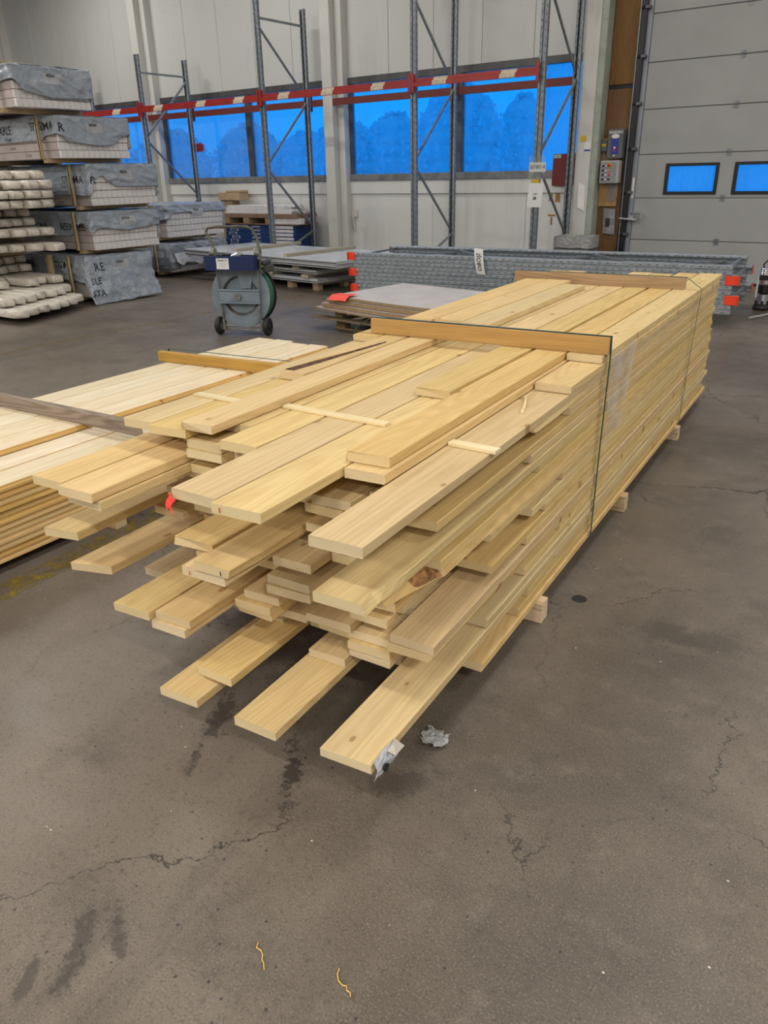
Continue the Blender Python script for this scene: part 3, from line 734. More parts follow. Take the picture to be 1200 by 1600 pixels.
def board_mesh(wd, L, t=T, c=0.0018, wane=None, skew=0.0, rough=0.0, bow=0.0, seed=0, taper=0.0, segs=1):
    """sawn board along +Y, base at z=0, centred on x. wane: list of (y, inset top right, inset bottom right)"""
    ys = [L * i / segs for i in range(segs + 1)]
    if wane: ys = sorted(set([0.0, L] + [min(L, q[0]) for q in wane]))
    def wv(y):
        if not wane: return 0.0, 0.0
        for a, b_ in zip(wane, wane[1:]):
            if a[0] <= y <= b_[0]:
                f = 0 if b_[0] == a[0] else (y - a[0]) / (b_[0] - a[0])
                return a[1] + f * (b_[1] - a[1]), a[2] + f * (b_[2] - a[2])
        return (wane[-1][1], wane[-1][2]) if y > wane[-1][0] else (wane[0][1], wane[0][2])
    b = B(); h = wd / 2; rnd = random.Random(seed); n = 8
    for i, y in enumerate(ys):
        wt, wb_ = wv(y); zz = bow * 4 * (y / L) * (1 - y / L)
        prof = [(-h + c, 0), (h - wb_ - c, 0), (h - wb_, c), (h - wt, t - c), (h - wt - c, t), (-h + c, t), (-h, t - c), (-h, c)]
        for (x, z) in prof:
            yy = y
            if i == 0: yy += skew * (x / h) + rough * (rnd.random() - 0.3)
            b.v.append((x, yy, z + zz))
    for i in range(len(ys) - 1):
        for k in range(n):
            k2 = (k + 1) % n
            b.f.append((i * n + k, i * n + k2, (i + 1) * n + k2, (i + 1) * n + k)); b.m.append(0)
    b.f.append(tuple(range(n))[::-1]); b.m.append(0)
    m0 = (len(ys) - 1) * n
    b.f.append(tuple(m0 + k for k in range(n))); b.m.append(0)
    return b.mesh('board', M['sawn'])


ORD = ['first', 'second', 'third', 'fourth', 'fifth', 'sixth', 'seventh', 'eighth', 'ninth', 'tenth', 'eleventh', 'twelfth', 'thirteenth', 'fourteenth', 'fifteenth', 'sixteenth', 'seventeenth',
       'eighteenth', 'nineteenth', 'twentieth', 'twenty-first', 'twenty-second', 'twenty-third', 'twenty-fourth', 'twenty-fifth', 'twenty-sixth', 'twenty-seventh', 'twenty-eighth', 'twenty-ninth']
# (layer, right edge v, left edge v, near end u, far end u, label, options)
SP = [
    (27, 1.446, 1.592, 3.36, 4.86, 'board raised above the top layer, right edge shows a step behind the cross batten', {}),
    (27, 1.598, 1.750, 3.40, 5.04, 'middle of the three raised top boards between the two cross battens', {}),
    (27, 1.754, 1.900, 3.38, 5.03, 'leftmost of the three raised top boards between the two cross battens', {}),
    (26, 0.816, 0.966, 3.06, 5.95, 'top right edge board, its sawn end tucked under the near cross batten', {}),
    (26, 0.972, 1.106, 1.63, 5.90, 'top board with knot at its rough end, lying beside the step on the right', dict(rough=0.012)),
    (26, 1.124, 1.262, 2.31, 5.86, 'top board with splintered worm marked surface, its end set back', dict(rough=0.006)),
    (26, 1.268, 1.416, 3.28, 5.88, 'top board starting behind the near cross batten, third from the right', {}),
    (26, 1.420, 1.566, 3.30, 5.70, 'top board starting behind the near cross batten, beside the raised boards', {}),
    (26, 1.592, 1.716, 1.63, 3.30, 'rough sawn loose top board overhanging the left corner of the stack', dict(rough=0.01)),
    (26, 1.728, 1.848, 2.29, 5.80, 'broken top board with dark bark pocket at its near end', dict(bark=1)),
    (26, 1.856, 1.990, 3.03, 5.75, 'short protruding board end under the left end of the near batten', {}),
    (25, 0.812, 0.955, 2.67, 5.90, 'short board end lying on the right edge just before the near batten', {}),
    (25, 0.960, 1.086, 1.59, 5.88, 'recessed board forming the square notch at the stack front', {}),
    (25, 1.090, 1.242, 1.24, 5.90, 'long front board with red pencil mark on its end, right of its pair', dict(mark=1)),
    (25, 1.246, 1.398, 1.26, 5.85, 'long front board with a dark knot, left of its pair', {}),
    (25, 1.404, 1.548, 1.61, 5.90, 'front board set back left of the knotted long pair', {}),
    (25, 1.706, 1.862, 1.63, 5.90, 'left corner board under the loose rough board, second from the outside', dict(rough=0.006)),
    (25, 1.866, 1.995, 1.645, 5.80, 'outermost left corner board of the upper stack with a clean cut end', {}),
    (24, 0.818, 0.966, 1.255, 5.92, 'top right front board carrying the small lath, long clean overhang', dict(bow=0.0)),
    (24, 1.570, 1.718, 1.64, 5.90, 'uppermost of the stacked ends below the loose left board', {}),
    (23, 0.826, 0.97, 2.36, 5.92, 'board with rounded wane end below the right front overhang', dict(wane=[(0, 0.05, 0.0), (0.25, 0.02, 0.0), (0.6, 0.0, 0.0), (9, 0, 0)])),
    (24, 0.975, 1.118, 1.70, 5.9, 'splintered wane edge board deep inside the square notch', dict(rough=0.012, wane=[(0, 0.0, 0.03), (0.5, 0.0, 0.01), (9, 0, 0)])),
    (23, 0.975, 1.118, 1.98, 5.9, None, {}), (22, 1.06, 1.192, 1.575, 5.9, 'upper board end seen inside the square notch', {}),
    (23, 1.570, 1.718, 1.635, 5.88, 'second of the stacked ends below the loose left board', {}),
    (21, 1.09, 1.22, 1.575, 5.9, 'lower board end seen inside the square notch', {}),
    (22, 1.570, 1.72, 1.70, 5.9, 'third of the stacked ends below the loose left board', {}),
    (22, 1.742, 1.888, 1.28, 5.88, 'long left overhanging board with knots, upper one of the left pair', {}),
    (22, 1.895, 2.03, 1.30, 5.85, 'long left overhanging board reaching furthest left at top', {}),
    (21, 0.824, 0.965, 1.63, 5.92, 'right side board ending just below the top right overhang', {}),
    (21, 1.735, 1.88, 1.30, 5.85, 'board with greyed end directly under the left overhanging pair', {}),
    (20, 0.822, 0.97, 2.32, 5.9, None, {}), (22, 0.822, 0.97, 2.71, 5.9, None, {}),
    (19, 0.818, 0.972, 1.265, 5.92, 'long right overhanging board with a splintered front corner', dict(wane=[(0, 0.016, 0.002), (0.06, 0.024, 0.006), (0.11, 0.012, 0.002), (0.16, 0.004, 0.0), (0.2, 0, 0), (9, 0, 0)])),
    (18, 0.823, 0.97, 2.40, 5.9, None, {}), (17, 0.822, 0.97, 1.65, 5.9, 'right side board end between splintered board and bitten board', {}),
    (17, 1.290, 1.425, 1.33, 5.9, 'front left overhanging board with split corner and black crayon mark', dict(wane=[(0, 0.004, 0.012), (0.10, 0, 0.006), (0.3, 0, 0), (9, 0, 0)], mark=2)),
    (17, 1.440, 1.59, 1.42, 5.9, 'front left overhanging board with rough reddish broken end', dict(rough=0.02)),
    (16, 1.32, 1.48, 1.335, 5.9, 'board with red marked end under the crayon marked board', dict(mark=1)),
    (16, 0.822, 0.965, 1.45, 5.9, 'right side board with a bite shaped bark hollow in its edge', dict(wane=[(0, 0.080, 0.056), (0.04, 0.080, 0.050), (0.08, 0.074, 0.041), (0.12, 0.066, 0.031), (0.155, 0.058, 0.022), (0.185, 0.050, 0.016), (0.205, 0.044, 0.014), (0.218, 0.030, 0.004), (0.226, 0.006, 0.0), (0.5, 0.004, 0.0), (0.7, 0.018, 0.0), (1.2, 0.010, 0.0), (1.6, 0, 0), (9, 0, 0)], bark=2)),
    (16, 1.92, 2.05, 1.325, 5.85, 'lone board reaching out left below the upper left pair', dict(skew=0.012)),
    (15, 0.822, 0.97, 1.99, 5.9, None, {}), (15, 1.19, 1.33, 1.55, 5.9, None, {}), (14, 0.822, 0.97, 2.68, 5.9, None, {}), (13, 0.822, 0.97, 2.36, 5.9, None, {}), (13, 1.19, 1.35, 1.54, 5.9, None, {}), (12, 0.822, 0.97, 2.5, 5.9, None, {}), (12, 1.19, 1.35, 1.535, 5.9, None, {}),
    (11, 0.822, 0.97, 2.01, 5.9, None, {}), (11, 1.90, 2.05, 1.40, 5.85, 'lone lower left board with a knot on its cut corner', dict(skew=0.02)),
    (10, 0.822, 0.97, 2.32, 5.9, None, {}), (10, 1.33, 1.465, 1.56, 5.9, None, {}),
    (9, 0.816, 0.962, 1.60, 5.9, 'thick looking pair of right boards, upper one, end flush', {}), (8, 0.816, 0.97, 1.60, 5.9, 'thick looking pair of right boards, lower one with bark streak', dict(wane=[(0, 0.0, 0.02), (0.4, 0.0, 0.008), (1.2, 0, 0), (9, 0, 0)])),
    (9, 1.0, 1.135, 1.655, 5.9, None, {}), (9, 1.35, 1.49, 1.54, 5.9, None, {}), (9, 1.515, 1.655, 1.365, 5.85, 'lower left overhanging board, right one of the wide pair', {}), (9, 1.662, 1.81, 1.34, 5.85, 'lower left overhanging board, left one of the wide pair with rounded corner', dict(skew=0.004)),
    (8, 1.11, 1.275, 1.62, 5.9, None, {}), (8, 1.53, 1.67, 1.355, 5.85, 'dark shaded board under the wide lower left pair', {}), (8, 1.36, 1.50, 1.56, 5.9, None, {}),
    (7, 0.822, 0.97, 2.69, 5.9, None, {}), (7, 0.99, 1.14, 1.645, 5.9, None, {}), (7, 1.88, 2.0, 1.63, 5.85, 'small pale board end low at the far left side', {}),
    (6, 0.822, 0.97, 2.32, 5.9, None, {}), (6, 0.98, 1.13, 1.63, 5.9, None, {}), (5, 0.818, 0.97, 1.98, 5.9, None, {}), (5, 0.98, 1.13, 1.635, 5.9, None, {}),
    (4, 0.816, 0.972, 1.255, 5.92, 'lowest right overhanging board, longest reach, torn wrapper stuck on its corner', {}),
    (4, 0.98, 1.125, 1.70, 5.9, None, {}), (4, 1.13, 1.265, 1.61, 5.9, None, {}),
    (4, 1.37, 1.51, 1.365, 5.85, 'low overhanging board crossing above a shorter reaching one at front left', {}),
    (3, 1.13, 1.28, 1.265, 5.9, 'low overhanging board in the middle of the stack front', {}),
    (2, 1.45, 1.60, 1.29, 5.85, 'lowest left overhanging board poking out nearest the floor', {}),
    (3, 0.826, 0.97, 2.68, 5.9, None, {}), (2, 0.83, 0.97, 2.39, 5.9, None, {}), (1, 0.826, 0.97, 2.29, 5.9, None, {}), (0, 0.818, 0.97, 1.95, 5.92, 'bottom right board under the stack, end with broken edge', dict(rough=0.012)),
]
GRP = 'sawn boards of the big stack'
def put_board(k, v0, v1, u0, u1, label, opt, rnd):
    L = u1 - u0; wd = v1 - v0
    yaw = 0.0
    me = board_mesh(wd - 0.003, L, wane=opt.get('wane'), skew=opt.get('skew', rnd.uniform(-0.003, 0.003)), rough=opt.get('rough', 0.002), seed=rnd.randint(0, 9999))
    o = link('board', me, None, S(-(v0 + v1) / 2, u0, zbot(k)), (0, 0, RZ + yaw))
    tag(o, label, 'board', GRP)
    if opt.get('bark') == 1:
        P = []
        for i in range(12):
            f = i / 11; wv_ = (0.020 + 0.012 * mnoise.noise(Vector((f * 9, 2, 1)))) * (1 - f) ** 0.7 + 0.003
            cx = -0.035 + 0.07 * f; row = []
            for j in range(5):
                q = j / 4 - 0.5
                row.append((cx + wv_ * q * 2 + 0.004 * mnoise.noise(Vector((i, j, 3))), 0.03 + 0.62 * f, T + 0.0015 + 0.011 * (0.5 - abs(q)) * (1 - f * 0.5)))
            P.append(row)
        B().grid(P).build('bark_strip', M['bark'], o)
    if opt.get('bark') == 2:
        bb = B(); P = []
        for y, a, c_ in ((0.12, 0.064, 0.040), (0.155, 0.056, 0.026), (0.185, 0.048, 0.019), (0.205, 0.042, 0.016), (0.216, 0.029, 0.006)):
            h = (wd - 0.003) / 2; P.append([(h - a - 0.003, y, T + 0.0010), (h - a + 0.0045, y, T - 0.002), (h - c_ + 0.003, y, 0.005)])
        bb.grid(P); bb.build('bark_hollow', flat('brown_bark_wood', (0.30, 0.15, 0.055), 0.9, var=0.5, scale=60), o)
    if opt.get('mark'):
        col = M['red_btn'] if opt['mark'] == 1 else M['ink']
        x = -0.045 if opt['mark'] == 1 else 0.035
        B().box(x - 0.0015, x + 0.0015, -0.0062, -0.0058 + 0.0, 0.008, 0.022).build('crayon_mark', col, o)
    return o

rnd = random.Random(11)
layers = {}
for s_ in SP: layers.setdefault(s_[0], []).append(s_)
for k in range(0, 28):
    sp = sorted(layers.get(k, []), key=lambda q: q[1])
    allb = [(q[1], q[2], q) for q in sp]
    if k < 26:
        cur = 0.823 + rnd.uniform(-0.005, 0.004)
        hi = 1.985 + rnd.uniform(-0.02, 0.012)
        edges = [(q[1], q[2]) for q in sp] + [(hi + 0.004, None)]
        for a, b_ in edges:
            gap = a - cur
            if gap > 0.085:
                n = max(1, round(gap / 0.149)); wd = gap / n
                for i in range(n): allb.append((cur + i * wd + 0.002, cur + (i + 1) * wd - 0.002, None))
            if b_ is not None: cur = b_ + 0.002
    allb.sort(key=lambda q: q[0])
    for ci, (v0, v1, q) in enumerate(allb):
        lab = 'sawn board in the big stack, %s layer from the bottom, %s from the right' % (ORD[k], ORD[ci])
        if q is not None:
            put_board(k, v0, v1, q[3], q[4] + rnd.uniform(-0.05, 0.05) * (q[4] > 5.5), q[5] or lab, q[6], rnd)
        else:
            if k < 4: u0 = rnd.uniform(1.95, 2.15)
            elif v0 < 0.9: u0 = rnd.uniform(2.3, 2.8)
            else: u0 = rnd.uniform(1.62, 1.80)
            if v1 > 1.85: u0 = rnd.uniform(1.68, 1.95)
            put_board(k, v0, v1, u0, 5.86 + rnd.uniform(-0.09, 0.07), lab, {}, rnd)

# loose laths, chips and rags on the stack
def lath(v0, v1, u, z, lab, wd=0.032, h=0.010, yaw=0.0):
    L = v1 - v0
    o = B().bev(-L / 2, L / 2, 0, wd, 0, h, 0.001).build('lath', M['lath'], None, loc=S(-(v0 + v1) / 2, u, z), rot=(0, 0, RZ + yaw))
    return tag(o, lab, 'lath', 'thin laths on the big stack')
ZT25 = zbot(25) + T
lath(1.168, 1.585, 1.955, ZT25 + 0.0003, 'thin pale lath across the long front boards', yaw=-0.06)
lath(1.735, 1.976, 1.945, ZT25 + 0.0003, 'thin pale lath across the left corner boards', yaw=-0.05, h=0.008)
lath(0.800, 0.958, 1.95, zbot(24) + T + 0.0003, 'short pale lath lying on the top right front board', yaw=-0.06, wd=0.035, h=0.012)
tw = B().tube([(0, 0, 0.005), (0.035, -0.10, 0.004), (0.06, -0.19, 0.004)], [0.003, 0.005, 0.006], 6).build('wood_splinter', M['lath'], None, loc=S(-0.945, 2.56, zbot(24) + T + 0.002), rot=(0, 0, RZ))
tag(tw, 'loose splinter lying on the top right board near the batten', 'splinter')
P = [[(0.03 * u + 0.006 * math.sin(v_ * 7), -0.008 - 0.012 * u - 0.012 * v_, -0.034 * v_ + 0.006 * math.sin(u * 6 + v_ * 5)) for u in (0, 0.2, 0.4, 0.6, 0.8, 1)] for v_ in (0, 0.15, 0.3, 0.5, 0.7, 0.85, 1)]
rg = B().grid(P).build('red_tag', M['red_rag'], None, loc=S(-1.402, 1.262, zbot(25) + 0.012), rot=(0, 0, RZ)); rg.modifiers.new('s', 'SOLIDIFY').thickness = 0.003
tag(rg, 'small crumpled red rag hanging from the knotted long board end', 'rag')

# cross battens, straps, bearers
def batten(v0, v1, u, z, mat, lab, h=0.068, d=0.045, name='cross_batten', yaw=0.0, grp='cross battens over the stacks', parent=None):
    L = v1 - v0
    o = B().bev(-L / 2, L / 2, 0, d, 0, h, 0.002).build(name, mat, parent, loc=S(-(v0 + v1) / 2, u, z), rot=(0, 0, RZ + yaw))
    return tag(o, lab, 'batten', grp)
ZT26 = zbot(26) + T
batten(0.803, 1.925, 3.09, ZT26 + 0.0005, M['amber'], 'amber pine cross batten at the middle of the big stack', 0.07)
batten(0.898, 2.005, 5.08, ZT26 + 0.0005, M['brown'], 'weathered brown cross batten at the far end of the big stack', 0.07)
for u, lab in ((2.46, 'bearer under the near part of the big stack'), (3.66, 'bearer under the middle of the big stack'), (4.94, 'bearer under the far part of the big stack')):
    batten(0.795, 2.02, u, 0.0, M['bearer'], 'square timber ' + lab, ZB - 0.0005, 0.065, 'bearer', grp='bearers under the big stack')

def strap(name, path, wd, lab, axis):
    """flat band following a path; axis = direction of its width"""
    a = Vector(axis).normalized() * wd * 0.5
    P = [[Vector(p) - a, Vector(p) + a] for p in path]
    o = B().grid(P).build(name, M['bandgreen']); o.modifiers.new('s', 'SOLIDIFY').thickness = 0.0012
    return tag(o, lab, 'strap', 'green bands round the stacks')
zt = ZT26 + 0.0735
strap('binding_strap', [S(-2.055, 3.10, 0.086), S(-2.053, 3.10, 0.80), S(-2.012, 3.10, 0.935), S(-1.929, 3.11, zt), S(-1.4, 3.11, zt), S(-0.801, 3.11, zt), S(-0.798, 3.11, zt - 0.05), S(-0.806, 3.115, 0.5), S(-0.811, 3.12, 0.09)], 0.019, 'green strap over the amber batten and down the stack side', DV)
strap('binding_strap', [S(-2.056, 5.08, 0.086), S(-2.053, 5.08, 0.80), S(-2.007, 5.10, zt), S(-1.4, 5.10, zt), S(-0.896, 5.10, zt), S(-0.797, 5.09, ZT26 + 0.008), S(-0.808, 5.05, 0.5), S(-0.811, 5.02, 0.09)], 0.016, 'green strap over the far brown batten of the big stack', DV)

t = NT('milky_film'); tr = t.n('BsdfTransparent'); mx = t.n('MixShader'); t.set(t.b, 'Base Color', (0.75, 0.78, 0.82, 1)); t.set(t.b, 'Roughness', 0.25)
t.set(mx, 0, t.map(t.noise(t.obj(), 9.0, 3), 0.35, 0.65, 0.12, 0.38)); t.t.links.new(tr.outputs[0], mx.inputs[1]); t.t.links.new(t.b.outputs[0], mx.inputs[2]); t.t.links.new(mx.outputs[0], t.out.inputs[0])
P = [[S(-0.806 + 0.003 * mnoise.noise(Vector((i, j, 2))), 3.17 + 0.42 * i / 8 * (1 - 0.35 * j / 8), 0.90 - 0.36 * j / 8) for i in range(9)] for j in range(9)]
tag(B().grid(P).build('film_remnant', t.m), 'milky film remnant clinging to the stack side behind the near strap', 'film')

# crumpled wrapper on the lowest long board
def crumple(name, lab, loc, sx, sy, sz, mat, seed, cat, n=9):
    P = []
    for i in range(n):
        row = []
        for j in range(n):
            u, v_ = i / (n - 1) - 0.5, j / (n - 1) - 0.5
            q = Vector((u * 4.5, v_ * 4.5, seed))
            row.append((u * sx + 0.25 * sx * mnoise.noise(q + Vector((9, 0, 0))), v_ * sy + 0.25 * sy * mnoise.noise(q + Vector((0, 9, 0))), sz * (0.5 + mnoise.noise(q * 1.4))))
        P.append(row)
    lo = min(p[2] for r_ in P for p in r_)
    P = [[(p[0], p[1], p[2] - lo + 0.001) for p in r_] for r_ in P]
    o = B().grid(P).build(name, mat, None, loc=loc, rot=(0, 0, RZ)); o.modifiers.new('s', 'SOLIDIFY').thickness = 0.0015
    return tag(o, lab, cat)
wr = thing('torn_wrapper', 'torn grey and white wrapper stuck to the lowest long board corner', 'wrapper', S(-0.812, 1.285, zbot(4) + 0.004), RZ)
P = [[(0.004 + 0.012 * mnoise.noise(Vector((i * 0.9, j * 0.8, 4))) + 0.010 * math.sin(PI * j / 6), -0.03 + 0.10 * i / 6 + 0.01 * mnoise.noise(Vector((i, j, 8))), -0.018 + 0.062 * j / 6 + 0.008 * mnoise.noise(Vector((i, j, 1)))) for j in range(7)] for i in range(7)]
for r_ in P:
    for j in range(7):
        p = r_[j]; r_[j] = (max(p[0], 0.003), p[1], p[2])
ob = B().grid(P).build('foil', M['silverfilm'], wr); ob.modifiers.new('s', 'SOLIDIFY').thickness = 0.001
ob = B().poly([(0.006, 0.03, 0.035), (0.030, 0.035, 0.026), (0.034, 0.075, 0.030), (0.008, 0.070, 0.046), (0.020, 0.045, 0.052)], [(0, 1, 4), (1, 2, 4), (2, 3, 4), (3, 0, 4), (0, 3, 2, 1)]).build('paper_flap', flat('greige_paper', (0.52, 0.47, 0.42), 0.6), wr)
B().lathe([(0.0, 0.0), (0.010, 0.0), (0.012, 0.006), (0.004, 0.007), (0.0, 0.002)], 'X', 12, (0.018, 0.0, 0.012)).build('dark_plug', M['black'], wr)
crumple('film_scrap', 'clear grey film scrap on the floor right of the lowest board', S(-0.845, 1.665, 0.0), 0.075, 0.065, 0.022, M['bagfilm'], 2.3, 'scrap', 13)
def twine(pts, lab):
    o = B().tube([S(x, y, 0.003 + 0.002 * (i % 2)) for i, (x, y) in enumerate(pts)], 0.0013, 5).build('twine_scrap', M['twine'])
    return tag(o, lab, 'twine', 'yellow twine scraps on the floor')
twine([(-0.885, 0.865), (-0.880, 0.852), (-0.868, 0.853), (-0.857, 0.846), (-0.851, 0.836), (-0.843, 0.832), (-0.832, 0.820)], 'short yellow twine scrap lying further left on the floor')
twine([(-0.690, 0.905), (-0.686, 0.892), (-0.676, 0.881), (-0.662, 0.876), (-0.654, 0.880), (-0.648, 0.871), (-0.640, 0.872), (-0.634, 0.864)], 'yellow twine scrap lying near the bottom edge of the floor')
sp_ = B().lathe([(0.0, 0.0012), (0.030, 0.0012), (0.031, 0.0)], 'Z', 20).build('oil_spot', M['black'], FL, loc=S(-0.725, 2.715), rot=(0, 0, 0))

# ------------------------------------------------------------------ left stack of planed boards
ZL = 0.055; PL = 0.0288
LX, LY, LA = -3.115, 1.25, R(4.0)
lroot = Matrix.Translation(S(0, 0, 0)) 
def LP(x, y, z=0.0):
    return Vector((-3.075 + x * math.cos(R(3.4)) - y * math.sin(R(3.4)), 1.6 + x * math.sin(R(3.4)) + y * math.cos(R(3.4)), z))
def planed_mesh(wd, L, t=0.0276):
    """tongue edged cladding board"""
    h = wd / 2; b = B()
    prof = [(-h + 0.012, 0), (h, 0), (h, t * 0.42), (h - 0.012, t * 0.5), (h - 0.012, t - 0.004), (h - 0.022, t), (-h + 0.003, t), (-h, t - 0.003), (-h, t * 0.55), (-h + 0.012, t * 0.5)]
    n = len(prof)
    for y in (0, L): b.v += [(x, y, z) for x, z in prof]
    for k in range(n): b.f.append((k, (k + 1) % n, n + (k + 1) % n, n + k)); b.m.append(1 if k in (1, 2, 3) else 0)
    b.f.append(tuple(range(n))[::-1]); b.m.append(0); b.f.append(tuple(n + k for k in range(n))); b.m.append(0)
    return b.mesh('planed_board', [M['planed'], M['planed_edge']])
pm = [planed_mesh(0.176, L) for L in (4.3, 4.34, 4.27)]
for k in range(13):
    for c_ in range(6):
        if k == 12 and c_ < 2: continue
        x = -0.169 - c_ * 0.178 + rnd.uniform(-0.001, 0.001) + (rnd.uniform(-0.005, 0.005) if c_ == 0 else 0)
        o = link('planed_board', pm[(k * 7 + c_ * 3) % 3], None, LP(x, -1.45 + rnd.uniform(-0.03, 0.03), ZL + PL * k), (0, 0, R(3.4)))
        row = 'topmost' if k == 12 else '%s layer from the bottom' % ORD[k]
        tag(o, 'pale planed board in the left stack, %s, %s from the right' % (row, ORD[c_ - 2 if k == 12 else c_]), 'board', 'planed boards of the left stack')
ZLT = ZL + PL * 13
def lbat(x0, x1, y, mat, lab, yaw=0.0, name='cross_batten', z=ZLT, h=0.068, d=0.045, grp='cross battens over the stacks'):
    o = B().bev(x0, x1, 0, d, 0, h, 0.002).build(name, mat, None, loc=LP(0, y, z), rot=(0, 0, R(3.4) + yaw))
    return tag(o, lab, 'batten', grp)
lbat(-1.20, -0.02, 0.63, M['grey_wood'], 'weathered grey cross batten on the left planed stack')
lbat(-1.22, -0.10, 1.97, M['amber'], 'amber cross batten at the far part of the left planed stack', yaw=R(4))
for y, lab in ((-1.1, 'bearer under the left planed stack, nearest'), (0.42, 'bearer under the left planed stack, middle'), (1.9, 'bearer under the left planed stack, furthest')):
    lbat(-1.20, -0.02, y, M['bearer'], 'pinkish timber ' + lab, name='bearer', z=0.0, h=ZL - 0.0005, d=0.07, grp='bearers under the left stack')
a = (LP(0, 1) - LP(0, 0))
strap('binding_strap', [LP(-1.215, 1.99, ZL), LP(-1.226, 1.99, ZLT + 0.04), LP(-1.215, 1.99, ZLT + 0.071), LP(-0.1, 2.07, ZLT + 0.071), LP(-0.07, 2.07, ZLT - 0.04), LP(-0.068, 2.07, ZL)], 0.016, 'green strap over the amber batten of the left stack', a)

# ------------------------------------------------------------------ pallet racking along the wall
UPW, UPD = 0.10, 0.075
def upright_mesh(L, mat='galv_slot'):
    """open omega profile, web facing -y, length along z"""
    a, d, t_ = UPW / 2, UPD, 0.004
    out = [(-0.018, d), (-0.034, d), (-a, d - 0.012), (-a, 0.008), (-a + 0.008, 0.0), (-0.013, 0.0), (-0.010, 0.019), (0.010, 0.019), (0.013, 0.0), (a - 0.008, 0.0), (a, 0.008), (a, d - 0.012), (0.034, d), (0.018, d)]
    inn = [(0.018, d - t_), (0.034 - 0.002, d - t_), (a - t_, d - 0.014), (a - t_, 0.010), (a - 0.010, t_), (0.016, t_), (0.013, 0.019 + t_), (-0.013, 0.019 + t_), (-0.016, t_), (-a + 0.010, t_), (-a + t_, 0.010), (-a + t_, d - 0.014), (-0.032, d - t_), (-0.018, d - t_)]
    p = out + inn; n = len(p); b = B()
    for z in (0, L): b.v += [(x, y, z) for x, y in p]
    for k in range(n): b.f.append((k, (k + 1) % n, n + (k + 1) % n, n + k)); b.m.append(0)
    m = len(out)
    for o_ in (0, n):
        for k in range(m - 1):
            q = (o_ + k, o_ + k + 1, o_ + n - 2 - k, o_ + n - 1 - k); b.f.append(q); b.m.append(0)
    return b.mesh('upright', M[mat])

FD = 1.09
def brace(parent, y0, z0, y1, z1, x=0.0, wd=0.035):
    v = Vector((0, y1 - y0, z1 - z0)); L = v.length
    me = B().box(-0.012, 0.012, -wd / 2, wd / 2, 0, L).mesh('brace', M['galv'])
    return link('brace', me, parent, (x, y0, z0), (-math.atan2(v.y, v.z), 0, 0))

def rack_frame(X, h, nodes, horiz, lab):
    fr_ = thing('pallet_rack', lab, 'rack', (X, 11.0 - UPD, 0), 0, 'standing rack frames')
    me = upright_mesh(h)
    link('upright', me, fr_, (0, 0, 0)); link('upright', me, fr_, (0, FD + 2 * UPD, 0), (0, 0, PI))
    y0, y1 = UPD * 0.55, FD + UPD * 1.45
    for i in range(len(nodes) - 1):
        (s0, z0), (s1, z1) = nodes[i], nodes[i + 1]
        sgn = 1 if z1 > z0 else -1
        brace(fr_, y1 if s0 else y0, z0 + 0.03 * sgn, y1 if s1 else y0, z1 - 0.03 * sgn, 0.012 * (-1) ** i)
    for z in horiz: brace(fr_, y0, z, y1, z)
    for y in (-0.02, FD + UPD - 0.01): B().bev(-0.07, 0.07, y, y + 0.115, 0.0, 0.008, 0.002).build('foot_plate', M['galv'], fr_)
    return fr_

Z_ = [(0, 0.15), (1, 0.66), (0, 1.76), (1, 2.86), (0, 3.98)]
rack_frame(-16.75, 3.77, [(1, 0.15), (0, 1.2), (1, 2.3), (0, 3.4)], [3.45], 'rack frame mostly behind the tall wrapped stack, leftmost')
rack_frame(-13.55, 3.77, [(0, 0.15), (1, 1.25), (0, 2.33), (1, 3.42)], [3.47], 'short topped rack frame beside the tall wrapped stack')
rack_frame(-10.36, 4.28, [(0, 0.15), (1, 0.66), (0, 1.76), (1, 2.86), (0, 3.96)], [4.02], 'rack frame rising behind the reel trolley and the pale panels')
rack_frame(-7.23, 5.2, Z_ + [(1, 5.0)], [4.15], 'rack frame in front of the mullion of the right window')
rack_frame(-5.14, 5.2, Z_ + [(1, 5.0)], [], 'right rack frame carrying the white sign and hanging paper')

